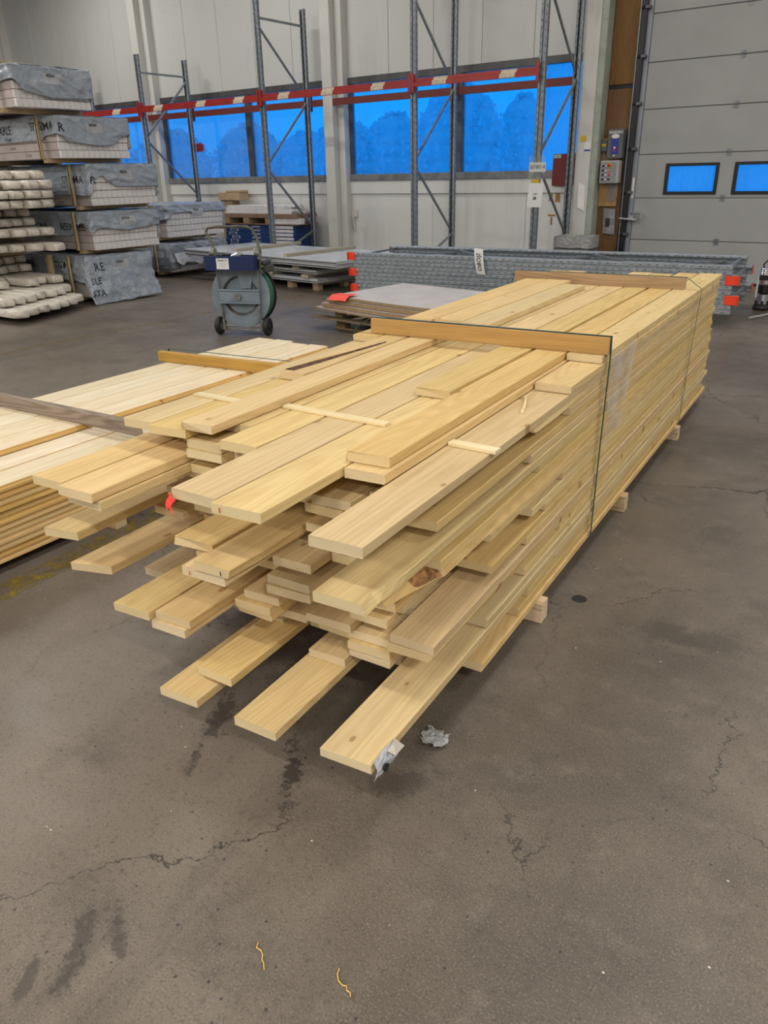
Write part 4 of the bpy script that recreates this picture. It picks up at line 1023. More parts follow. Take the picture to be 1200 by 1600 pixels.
def beam(x0, x1, y, z, red, lab, labels=(), front=True):
    L = x1 - x0
    bo = thing('rack_beam', lab, 'rack beam', ((x0 + x1) / 2, y, z), 0, 'red rack beams')
    a = L / 2 - 0.052
    b = B(); s_ = -1 if front else 1
    prof = [(0, 0), (-0.05, 0), (-0.05, 0.062), (-0.028, 0.068), (-0.028, 0.11), (0, 0.11)] if front else [(0, 0), (0.05, 0), (0.05, 0.11), (0, 0.11)]
    n = len(prof)
    for x in (-a, a): b.v += [(x, p[0], p[1]) for p in prof]
    for k in range(n): b.f.append((k, (k + 1) % n, n + (k + 1) % n, n + k)); b.m.append(0)
    b.f.append(tuple(range(n))); b.m.append(0); b.f.append(tuple(n + k for k in range(n))); b.m.append(0)
    b.build('beam', red, bo)
    for sx in (-1, 1):
        e = B().bev(sx * a - 0.004 if sx > 0 else -a - 0.001, a + 0.001 if sx > 0 else -a + 0.004, -0.056 if front else -0.002, 0.002 if front else 0.056, -0.07, 0.17, 0.001)
        e.bev(sx * a - (0.0 if sx > 0 else 0.046), sx * a + (0.046 if sx > 0 else 0.0), (-0.062 if front else 0.058), (-0.058 if front else 0.062), -0.075, 0.175, 0.001)
        e.build('beam_connector', red, bo)
    for lx_ in labels:
        q = lx_ - (x0 + x1) / 2
        P = [[(q - 0.135 + sk, y_, z_), (q + 0.105 + sk, y_, z_)] for sk, y_, z_ in ((0.0, -0.0515, 0.004), (0.012, -0.0515, 0.0625), (0.016, -0.0295, 0.0695), (0.028, -0.0295, 0.106))]
        ob = B().grid(P).build('pasted_label', M['sheet'], bo); ob.modifiers.new('s', 'SOLIDIFY').thickness = 0.001
XS = [-16.75, -13.55, -10.36, -7.23, -5.14]
BL = [(-15.6, -14.28), (-13.01, -11.83, -10.86), (-9.80, -8.85, -7.85), (-6.73, -5.62)]
NM = ['first bay beside the tall wrapped stack', 'second bay from the left', 'third bay, across the white column', 'last bay at the right']
for i in range(4):
    beam(XS[i], XS[i + 1], 11.0 - UPD - 0.001, 2.78, M['red_paint'], 'red front rack beam with pasted labels, %s' % NM[i], BL[i], True)
    beam(XS[i], XS[i + 1], 11.0 + FD + UPD + 0.001, 2.75, M['red_dull'], 'dull red rear rack beam, %s' % NM[i], (), False)
cl = thing('beam_clip', 'small red clip on the rear post behind the reel trolley bay', 'clip', (-13.49, 12.09 + UPD + 0.003, 2.10))
B().bev(0.0, 0.16, -0.004, 0.02, 0.0, 0.16, 0.003).bev(0.16, 0.20, -0.03, 0.02, 0.02, 0.14, 0.003).build('plate', M['red_paint'], cl)

sg = thing('rack_sign', 'white sign reading SJÖBO 4 in a sleeve on the right rack post', 'sign', (-5.115, 11.0 - UPD - 0.012, 1.58))
B().bev(-0.125, 0.125, 0.0, 0.004, 0.0, 0.125, 0.001).build('plate', M['paper'], sg)
link('lettering', text_mesh('SJÖBO 4', 0.062, M['ink'], bold=0.0012), sg, (0, -0.001, 0.065), (PI / 2, 0, 0))
B().box(-0.135, 0.115, -0.004, -0.003, -0.10, 0.21).build('sleeve', M['sleeve'], sg)
tp_ = tag(B().box(-0.062, 0.062, 0, 0.003, 0, 0.055).build('yellow_tape', M['yellow'], None, loc=(-5.14, 11.0 - UPD - 0.004, 1.435)), 'strip of yellow tape round the right rack post', 'tape')
hp = thing('hanging_paper', 'white paper sheet hanging on the right rack post below yellow tape', 'paper', (-5.12, 11.0 - UPD - 0.008, 1.115))
P = [[(-0.115 + 0.23 * u - 0.02 * (1 - v_), -0.012 * math.sin(u * 3) * (1 - v_), 0.32 * v_) for u in (0, 0.25, 0.5, 0.75, 1)] for v_ in (0, 0.33, 0.66, 1)]
ob = B().grid(P).build('sheet', M['paper'], hp); ob.modifiers.new('s', 'SOLIDIFY').thickness = 0.001
link('lettering', text_mesh('2/27', 0.035, M['ink']), hp, (-0.005, -0.014, 0.175), (PI / 2, 0, 0))
link('lettering', text_mesh('28', 0.05, M['ink'], bold=0.002), hp, (-0.01, -0.014, 0.12), (PI / 2, 0, 0))

# rack frames lying in a pile
FL_X0, FL_X1 = -6.12, -0.97
pile_y = 9.15
upm = upright_mesh(4.84, 'galv_slot_lit')
LV = [('top rack frame of the flat grey pile, without red feet', -7.16 + 0.02, 0), ('second rack frame of the flat pile, orange feet on the right', -7.13, 1), ('middle rack frame of the flat grey pile', -7.17, 0),
      ('fourth rack frame of the flat pile, orange feet on the right', -7.13, 1), ('bottom rack frame of the flat grey pile', -7.18, 0)]
# the pile lies along the timber grid's x; x_near is its left end
PX0, PY0 = -5.99, 9.10
for i, (lab, _x, feet) in enumerate(LV):
    z0 = 0.132 + (4 - i) * 0.102
    fo = thing('pallet_rack', lab + ('' if i else ' but red left caps'), 'rack', S(PX0 + (0.06 if feet else 0.0) + 0.01 * i, PY0, z0), RZ, 'rack frames lying in a pile')
    dep = [(0.0, 1), (1.17, -1)]
    for (yy, sg_) in dep:
        # upright lies along local x, its slotted side facing the aisle
        o = link('upright', upm, fo, (0, yy, 0.05), None)
        o.rotation_euler = Matrix(((0, 0, 1), (0, sg_, 0), (-sg_ * 1.0, 0, 0))).to_euler() if sg_ == 1 else Matrix(((0, 0, 1), (0, -1, 0), (1, 0, 0))).to_euler()
        for xx in ((4.84,) if feet else (0.0,)):
            r_ = (xx > 1)
            b = B().bev(xx - (0.13 if r_ else 0.004), xx + (0.004 if r_ else 0.10), yy - 0.004 * sg_ if sg_ > 0 else yy, (yy if sg_ > 0 else yy + 0.004), 0.002, 0.099, 0.001)
            b.bev(xx + (0.0045 if r_ else -0.010), xx + (0.010 if r_ else -0.0045), yy - 0.03 if sg_ > 0 else yy - 0.07, yy + 0.09 if sg_ > 0 else yy + 0.03, 0.0005, 0.1005, 0.001)
            b.build('foot_plate', M['orange_red'], fo)
    ns = [(0.12, 0.0), (1.1, 1), (2.05, 0), (3.0, 1), (3.85, 0), (4.62, 1)]
    for q in range(len(ns) - 1):
        (xa, sa_), (xb, sb_) = ns[q], ns[q + 1]
        pa, pb = Vector((xa, 0.05 if not sa_ else 1.12, 0)), Vector((xb, 0.05 if not sb_ else 1.12, 0))
        L = (pb - pa).length; ang = math.atan2(pb.y - pa.y, pb.x - pa.x)
        link('brace', B().box(0.02, L - 0.02, -0.0175, 0.0175, -0.012, 0.012).mesh('brace', M['galv']), fo, (xa, pa.y, 0.035 + 0.03 * (q % 2)), (0, 0, ang))
    for xx in (0.06, 4.76): link('brace', B().box(0.0, 1.04, -0.0175, 0.0175, -0.012, 0.012).mesh('brace', M['galv']), fo, (xx, 0.065, 0.05), (0, 0, PI / 2))
for i, xx in enumerate((0.5, 2.4, 4.35)):
    o = B().bev(-0.045, 0.045, -0.02, 1.25, 0, 0.128, 0.003).build('bearer', M['oldwood'], None, loc=S(PX0 + xx, PY0 - 0.02, 0), rot=(0, 0, RZ))
    tag(o, 'dark bearer under the flat rack frame pile, %s' % ('left', 'middle', 'right')[i], 'batten', 'bearers under the rack frame pile')
tg_ = thing('name_tag', 'curled white tag reading SJÖBO hanging over the flat rack frames', 'tag', S(PX0 + 1.92, PY0 - 0.008, 0.44), RZ)
def tagp(u, v_): return ((-0.06 + 0.12 * u + 0.05 * (1 - v_)), -0.008 - 0.02 * math.sin(PI * v_) - 0.015 * u * (1 - v_), 0.29 * v_ - 0.01 * u)
P = [[tagp(u / 4, v_ / 8) for u in range(5)] for v_ in range(9)]
P.append([(p[0], p[1] + 0.06, p[2] + 0.004) for p in P[-1]])
ob = B().grid(P).build('sheet', M['paper'], tg_); ob.modifiers.new('s', 'SOLIDIFY').thickness = 0.0015
tm = text_mesh('SJÖBO', 0.075, M['ink'], bold=0.001)
for vv in tm.vertices:
    u = 0.5 - vv.co.y / 0.12; v_ = 0.5 - vv.co.x / 0.30
    p = tagp(u, v_); vv.co = Vector((p[0], p[1] - 0.004, p[2]))
link('lettering', tm, tg_)

# ------------------------------------------------------------------ fibreboard sheets on a pallet
fx, fy, fa = -5.62, 6.78, R(-7.0)
def FP(x, y, z): return Vector((fx + x * math.cos(fa) - y * math.sin(fa), fy + x * math.sin(fa) + y * math.cos(fa), z))
pl = thing('wooden_pallet', 'worn wooden pallet under the stack of fibreboard sheets', 'pallet', FP(0.0, 0.0, 0), fa)
for y in (0.06, 0.55, 1.04):
    for x in (0.04, 1.0, 1.95): B().bev(x, x + 0.13, y, y + 0.1, 0.018, 0.098, 0.003).build('block', M['oldwood'], pl)
    B().bev(0.0, 2.1, y, y + 0.1, 0.0, 0.017, 0.003).build('bottom_plank', M['oldwood'], pl)
for x in (0.02, 0.33, 0.66, 0.99, 1.32, 1.65, 1.98): B().bev(x, x + 0.12, 0.0, 1.18, 0.099, 0.12, 0.003).build('plank', M['oldwood'], pl)
P = [[(-0.26 + 1.2 * u / 8, -0.10 + 0.16 * v_ / 2, 0.1285 + 0.008 * (1 - u / 8) * abs(math.sin(u * 1.3))) for u in range(9)] for v_ in range(3)]
ob = B().grid(P).build('packing_sheet', flat('brown_packing_sheet', (0.16, 0.115, 0.07), 0.8, var=0.2), None, loc=FP(0, 0, 0), rot=(0, 0, fa)); ob.modifiers.new('s', 'SOLIDIFY').thickness = 0.006
tag(ob, 'dark packing sheet sticking out left between pallet and fibreboard', 'sheet')
for i, (x, y) in enumerate(((0.02, 0.06), (1.0, 0.06), (1.96, 0.06), (0.02, 0.95), (1.96, 0.95))):
    o = B().bev(0, 0.11, 0, 0.09, 0.0, 0.075, 0.003).build('spacer_block', M['oldwood'], None, loc=FP(x, y, 0.132), rot=(0, 0, fa))
    tag(o, 'spacer block between pallet and fibreboard, %s' % ('front left', 'front middle', 'front right', 'back left', 'back right')[i], 'block', 'spacers under the fibreboard')
def sheetm(t_, sag):
    b = B(); n = 12; P = []
    top = [[(2.44 * i / n, 1.22 * j / 3, t_ - sag * math.sin(PI * min(1, i / n * 1.1)) * (1 - 0.25 * j)) for i in range(n + 1)] for j in range(4)]
    bot = [[(p[0], p[1], p[2] - t_) for p in r_] for r_ in top]
    b.grid(top, 1); b.grid([r_[::-1] for r_ in bot], 0)
    b.grid([top[0], bot[0]], 0); b.grid([top[-1][::-1], bot[-1][::-1]], 0)
    b.grid([[r_[0] for r_ in top], [r_[0] for r_ in bot]], 0); b.grid([[r_[-1] for r_ in top], [r_[-1] for r_ in bot]], 0)
    return b
zz = 0.216
FS = [(-0.17, -0.06, 0.022, 'lowest fibreboard sheet, sticking out furthest left'), (-0.10, -0.03, 0.040, 'second fibreboard sheet from the bottom'), (-0.045, 0.0, 0.040, 'third fibreboard sheet from the bottom'), (0.02, 0.02, 0.030, 'top fibreboard sheet with pale smooth face')]
for dx, dy, t_, lab in FS:
    o = sheetm(t_, 0.020).build('fibreboard', [M['fibre'], M['fibre_top']], None, loc=FP(dx, dy, zz + 0.004), rot=(0, 0, fa))
    tag(o, lab + ' in the pallet stack', 'board', 'fibreboard sheets on the pallet'); zz += t_ + 0.007
P = [[(0.04 + 0.27 * u / 6, -0.055 + 0.20 * v_ / 6, zz + 0.004 - (0.05 * ((2.4 - v_) / 2.4) ** 2 if v_ < 2.4 else 0) - 0.004 * math.sin(u)) for u in range(7)] for v_ in range(7)]
ob = B().grid(P).build('red_paper', M['red_paper'], None, loc=FP(0, 0, 0.006), rot=(0, 0, fa)); ob.modifiers.new('s', 'SOLIDIFY').thickness = 0.001
tag(ob, 'bright red paper sheet drooping over the fibreboard corner', 'paper')

# ------------------------------------------------------------------ steel banding reel trolley
hr = thing('reel_trolley', 'grey wheeled reel trolley with green band coil and navy tool tray', 'trolley', (-6.235, 6.02, 0.0), R(21.8))
HH = 1.10
def hb(b, pts, r=0.014): return b.tube(pts, r, 8)
for s_ in (-1, 1):
    hb(B(), [(s_ * 0.225, 0.02, 0.11), (s_ * 0.215, -0.02, 0.25), (s_ * 0.225, -0.02, 0.33), (s_ * 0.235, -0.03, 0.80)]).build('side_tube', M['tube_grey'], hr)
hb(B(), [(-0.245, -0.03, 0.86), (-0.25, -0.02, 0.92), (-0.30, 0.0, 1.03), (-0.325, 0.0, 1.08), (-0.30, 0.0, 1.115), (-0.20, 0.0, 1.125), (0.14, 0.0, 1.125), (0.20, 0.0, 1.10), (0.255, -0.01, 1.0), (0.27, -0.03, 0.90), (0.27, -0.03, 0.66)], 0.015).build('handle', flat('dark_worn_handle', (0.11, 0.095, 0.07), 0.4, 0.3, var=0.3), hr)
for s_ in (-1, 1): B().lathe([(0.0, 0.0), (0.045, 0.0), (0.048, 0.01), (0.048, 0.045), (0.045, 0.055), (0.0, 0.055)], 'X', 20, (s_ * 0.255 - 0.027, -0.03, 0.875)).bev(s_ * 0.255 - 0.03, s_ * 0.255 + 0.03, -0.055, -0.005, 0.80, 0.87, 0.004).build('clamp', M['tube_grey'], hr)
tr_ = B()
tr_.bev(-0.30, 0.255, -0.16, -0.152, 0.70, 0.845, 0.002).bev(-0.30, 0.255, 0.0, 0.008, 0.70, 0.845, 0.002).bev(-0.30, -0.292, -0.15, -0.002, 0.70, 0.845, 0.002).bev(0.247, 0.255, -0.15, -0.002, 0.70, 0.845, 0.002).bev(-0.29, 0.245, -0.15, -0.002, 0.70, 0.708, 0.002)
to = tr_.build('tool_tray', M['navybox'], hr)
B().box(-0.165, -0.025, -0.1625, -0.1605, 0.715, 0.825).build('label_plate', M['paper'], to)
link('lettering', text_mesh('Dacar w', 0.030, M['ink'], bold=0.0008), to, (-0.095, -0.1632, 0.805), (PI / 2, 0, 0))
for k in range(4): B().box(-0.145 + 0.01 * k, -0.045 - 0.006 * k, -0.1632, -0.1627, 0.775 - 0.014 * k, 0.778 - 0.014 * k).build('print_line', M['ctl_grey'], to)
B().tube([(-0.02, -0.08, 0.84), (0.05, -0.09, 0.865), (0.12, -0.07, 0.855)], 0.014, 8).bev(0.02, 0.09, -0.11, -0.05, 0.83, 0.86, 0.008).build('tension_tool', M['chrome'], hr)
B().tube([(-0.20, -0.08, 0.80), (-0.12, -0.06, 0.855), (-0.05, -0.08, 0.85)], 0.010, 8).build('tool_handle', M['black'], hr)
AX = 0.42; RR = 0.335
B().lathe([(0.0, 0.040), (0.185, 0.040), (0.20, 0.010), (0.22, 0.006), (0.30, 0.006), (RR, 0.010), (RR + 0.004, 0.018), (RR, 0.026), (0.0, 0.040)], 'Y', 56, (0, 0, AX)).build('front_disc', M['grey_blue'], hr)
B().lathe([(0.186, 0.0395), (0.199, 0.0095), (0.212, 0.0065), (0.212, 0.0045), (0.197, 0.0075), (0.184, 0.0385)], 'Y', 56, (0, 0, AX)).build('recess_shade_ring', flat('rusty_shaded_recess', (0.075, 0.07, 0.065), 0.6, var=0.5, scale=9), hr)  # dark ring paints the shade inside the disc recess, mixed with rust
B().lathe([(0.0, 0.205), (RR, 0.205), (RR + 0.004, 0.212), (RR, 0.220), (0.0, 0.220)], 'Y', 56, (0, 0, AX)).build('rear_disc', M['black'], hr)
B().lathe([(0.0, 0.041), (0.20, 0.041), (0.20, 0.204), (0.0, 0.204)], 'Y', 40, (0, 0, AX)).build('drum', M['grey_blue'], hr)
cs = B()
for k in range(8): cs.lathe([(0.21, 0.046 + k * 0.0195), (0.315, 0.046 + k * 0.0195), (0.318, 0.054 + k * 0.0195), (0.315, 0.062 + k * 0.0195), (0.21, 0.062 + k * 0.0195)], 'Y', 48, (0, 0, AX))
cs.build('band_coil', M['hose'], hr)['kind'] = 'stuff'
B().bev(-0.225, 0.24, -0.045, -0.030, AX - 0.055, AX + 0.055, 0.003).bev(-0.23, 0.245, -0.055, -0.025, AX + 0.056, AX + 0.075, 0.003).bev(-0.23, 0.245, -0.055, -0.025, AX - 0.075, AX - 0.056, 0.003).build('cross_plate', M['grey_blue'], hr)
B().lathe([(0.0, -0.085), (0.012, -0.085), (0.014, -0.078), (0.034, -0.078), (0.034, -0.046)], 'Y', 18, (0.0, 0, AX)).build('axle_nut', M['tube_grey'], hr)
B().poly([(0.02, -0.004, 0.50), (0.13, -0.004, 0.50), (0.18, -0.004, 0.69), (-0.02, -0.004, 0.69), (0.02, -0.001, 0.50), (0.13, -0.001, 0.50), (0.18, -0.001, 0.69), (-0.02, -0.001, 0.69)], [(0, 1, 2, 3), (7, 6, 5, 4), (0, 4, 5, 1), (1, 5, 6, 2), (2, 6, 7, 3), (3, 7, 4, 0)]).build('cover_plate', M['grey_blue'], hr)
for s_ in (-1, 1):
    wh = B().lathe([(0.05, -0.024), (0.088, -0.026), (0.098, -0.012), (0.098, 0.012), (0.088, 0.026), (0.05, 0.024)], 'X', 32, (s_ * 0.283, 0.02, 0.0985)).build('wheel', M['black'], hr)
    B().lathe([(0.0, -0.030), (0.02, -0.030), (0.05, -0.018), (0.05, 0.018), (0.02, 0.030), (0.0, 0.030)], 'X', 24, (s_ * 0.283, 0.02, 0.0985)).build('hub', M['tube_grey'] if s_ < 0 else M['black'], wh)
    B().bev(s_ * 0.225 - 0.018, s_ * 0.225 + 0.018, -0.012, 0.05, 0.05, 0.17, 0.01).build('axle_bracket', M['tube_grey'], hr)
B().tube([(-0.27, 0.02, 0.0985), (0.27, 0.02, 0.0985)], 0.012, 8).tube([(-0.22, 0.05, 0.052), (0.25, 0.05, 0.045)], 0.010, 8).build('axle', M['tube_grey'], hr)
B().bev(0.27, 0.33, 0.03, 0.22, 0.66, 0.74, 0.012).bev(0.28, 0.32, 0.0, 0.18, 0.741, 0.79, 0.012).build('band_guide', flat('dark_guide', (0.06, 0.065, 0.06), 0.5), hr)

# ------------------------------------------------------------------ pale insulated panels on pallets
pa_ = R(-8.3)
PC = Vector((-6.93, 8.80, 0))
def PP(x, y, z): return PC + Vector((x * math.cos(pa_) - y * math.sin(pa_), x * math.sin(pa_) + y * math.cos(pa_), z))
def panel(x0, x1, y0, y1, z, h, lab, joints=()):
    po = thing('insulated_panel', lab, 'panel', PP((x0 + x1) / 2, y0, z), pa_, 'pale panels piled behind the trolley')
    a = (x1 - x0) / 2; d = y1 - y0
    B().bev(-a, a, 0, d, 0.006, h - 0.010, 0.003).build('core', M['panel_edge'], po)
    n = len(joints) + 1; ys = [0] + list(joints) + [d]
    for i in range(n):
        B().bev(-a - 0.004, a + 0.004, ys[i] + (0.012 if i else -0.004), ys[i + 1] - (0.012 if i < n - 1 else 0.0), h - 0.0095, h, 0.002).build('face_sheet', M['panel_face'], po)
        if i: B().bev(-a, a, ys[i] - 0.0115, ys[i] + 0.0115, h - 0.0095, h - 0.001, 0.001).build('seal', M['dark_gap'], po)
    B().bev(-a - 0.004, a + 0.004, -0.006, -0.0005, 0.022, 0.034, 0.001).build('edge_profile', M['dark_gap'], po)
panel(-3.2, -0.82, 0.15, 1.5, 0.105, 0.075, 'lowest pale panel in the pile behind the reel trolley')
panel(-3.2, -0.84, 0.15, 1.5, 0.235, 0.065, 'second pale panel from the bottom of the pile')
panel(-4.10, -0.24, 0.0, 1.5, 0.365, 0.055, 'pale panel just under the topmost one of the pile')
panel(-4.12, -0.22, -0.005, 1.5, 0.4215, 0.055, 'topmost pale panel carrying the two loose battens', (0.40, 0.80, 1.2))
for i, (x, z, h) in enumerate(((-3.0, 0.181, 0.052), (-2.0, 0.181, 0.052), (-1.15, 0.181, 0.052), (-3.0, 0.301, 0.062), (-2.0, 0.301, 0.062), (-1.35, 0.301, 0.062))):
    o = B().bev(0, 0.16, -0.05, 1.4, 0, h, 0.003).build('spacer_batten', M['greybatten'], None, loc=PP(x, 0.16, z), rot=(0, 0, pa_))
    tag(o, 'spacer between the pale panels, %s gap, %s' % (('lower', 'upper')[i // 3], ('left', 'middle', 'right')[i % 3]), 'batten', 'spacers between the pale panels')
pl2 = thing('wooden_pallet', 'dark wooden pallet under the pale panel pile', 'pallet', PP(-3.1, 0.2, 0), pa_)
for x in (0.0, 0.75, 1.5, 2.1):
    B().bev(x, x + 0.12, 0, 1.25, 0.075, 0.104, 0.003).build('plank', M['oldwood'], pl2)
    for y in (0.0, 0.55, 1.15): B().bev(x, x + 0.12, y, y + 0.10, 0.0, 0.074, 0.003).build('block', M['oldwood'], pl2)
for i, (x0, y0, x1, y1) in enumerate(((-9.72, 9.36, -9.62, 10.86), (-8.30, 9.02, -8.16, 10.55))):
    L = math.hypot(x1 - x0, y1 - y0)
    o = B().bev(-0.04, 0.04, 0, L, 0, 0.048, 0.002).build('loose_batten', M['greybatten'], None, loc=(x0, y0, 0.478), rot=(0, 0, -math.atan2(x1 - x0, y1 - y0)))
    tag(o, 'greyish loose batten on the pale panels, %s' % ('left one behind the trolley handle', 'right one pointing at the flat frames')[i], 'batten', 'loose battens on the pale panels')

# ------------------------------------------------------------------ blue flat boxes, pallet and mouldings by the wall
bx0 = -12.42
p3 = thing('wooden_pallet', 'wooden pallet on the floor under the blue flat boxes', 'pallet', (bx0, 11.76, 0))
for x in (0.0, 0.85, 1.75):
    B().bev(x, x + 0.12, 0, 0.6, 0.075, 0.10, 0.003).build('plank', M['oldwood'], p3)
    for y in (0.0, 0.25, 0.5): B().bev(x, x + 0.12, y, y + 0.10, 0.0, 0.074, 0.003).build('block', M['oldwood'], p3)
for k in range(9):
    for s_, (xa, xb) in enumerate(((0.0, 1.32), (1.335, 1.93))):
        z = 0.101 + k * 0.069
        jx, jy = rnd.uniform(-0.015, 0.015), rnd.uniform(0, 0.02)
        bo = thing('flat_box', 'flat navy box in the %s pile by the wall, %s from the bottom' % (('wide left', 'narrow right')[s_], ORD[k]), 'box', (bx0 + xa + jx * (1 - s_), 11.75 + jy, z), 0, 'flat navy boxes by the wall')
        B().bev(0, xb - xa - 0.03 * s_, 0, 0.58, 0, 0.066, 0.003).build('carton', M['navy'], bo)
        if s_ == 0:
            lx_ = 0.10 + 0.04 * (k % 3)
            B().box(lx_, lx_ + 0.22, -0.003, -0.0005, 0.012, 0.056).build('label_frame', M['paper'], bo)
            B().box(lx_ + 0.02, lx_ + 0.20, -0.0045, -0.0035, 0.018, 0.050).build('label_print', M['navy'], bo)
            B().box(0.74, 0.98, -0.003, -0.0005, 0.02, 0.046).build('white_print', M['ctl_grey'], bo)
        else:
            B().box(-0.002, xb - xa - 0.08, -0.004, -0.0005, 0.006, 0.056).build('white_side', M['primed'], bo)
p4 = thing('wooden_pallet', 'brown pallet between the navy boxes and the white mouldings', 'pallet', (bx0 - 0.02, 11.75, 0.724))
B().bev(0, 2.02, 0, 0.6, 0.0, 0.018, 0.002).build('plank', flat('reddish_plank', (0.24, 0.135, 0.085), 0.7, var=0.15), p4)
for x in (0.0, 0.55, 1.15): B().bev(x, x + 0.16, 0.0, 0.58, 0.019, 0.125, 0.006).build('block', M['oldwood'], p4)
B().bev(0.0, 2.00, 0, 0.6, 0.126, 0.20, 0.003).build('plank', flat('reddish_plank_top', (0.26, 0.16, 0.11), 0.7, var=0.15), p4)
o = tag(B().bev(1.36, 2.05, 0.02, 0.14, 0, 0.106, 0.004).build('white_carton', M['primed'], None, loc=(bx0, 11.75, 0.7435)), 'long white carton beside the pallet block by the wall', 'box')
k = 0
for r_ in range(4):
    for c_ in range(4):
        o = B().bev(0, 1.75 + rnd.uniform(-0.3, 0.06), 0, 0.125, 0, 0.036, 0.004).build('moulding', M['primed'] if (r_ + c_) % 2 else M['white'], None, loc=(bx0 + 0.0 + rnd.uniform(0, 0.05) + 0.01 * r_, 11.77 + c_ * 0.13 + 0.01 * r_, 0.926 + 0.0375 * r_))
        tag(o, 'white moulding on the brown pallet by the wall, %s row up, %s from the front' % (ORD[r_], ORD[c_]), 'moulding', 'white mouldings by the wall')
cbx = thing('cardboard_box', 'brown cardboard box lying behind the white mouldings', 'box', (bx0 - 0.40, 12.02, 1.16), 0)
B().bev(0.0, 0.60, 0, 0.28, 0, 0.15, 0.006).build('carton', M['cardboard'], cbx)
B().bev(0.20, 0.62, 0.02, 0.26, 0.151, 0.19, 0.01).build('flap', M['cardboard'], cbx)
lb = B().bev(0, 0.32, 0, 0.24, 0, 1.158, 0.01).build('box_support', M['cardboard'], None, loc=(bx0 - 0.38, 12.05, 0.001)); tag(lb, 'tall brown carton standing behind the navy boxes', 'box')

# ------------------------------------------------------------------ bundles under grey plastic
def fold(p, s, amp=1.0):
    n1_ = mnoise.noise(Vector((p[0] * 2.2, p[1] * 2.2, p[2] * 2.2 + s)))
    q = Vector((p[0] * 4.3 + s, p[1] * 4.3, p[2] * 6.5))
    r1_ = Vector((p[0] * 2.6 - p[2] * 3.4 + s, p[1] * 2.6 + p[2] * 3.0, p[2] * 1.2 + s * 2))
    return amp * (0.014 * n1_ + 0.016 * (1 - abs(mnoise.noise(q)) * 2.2) + 0.024 * (1 - abs(mnoise.noise(r1_ * 1.7)) * 3.0) + 0.007 * mnoise.noise(q * 2.4) - 0.012)

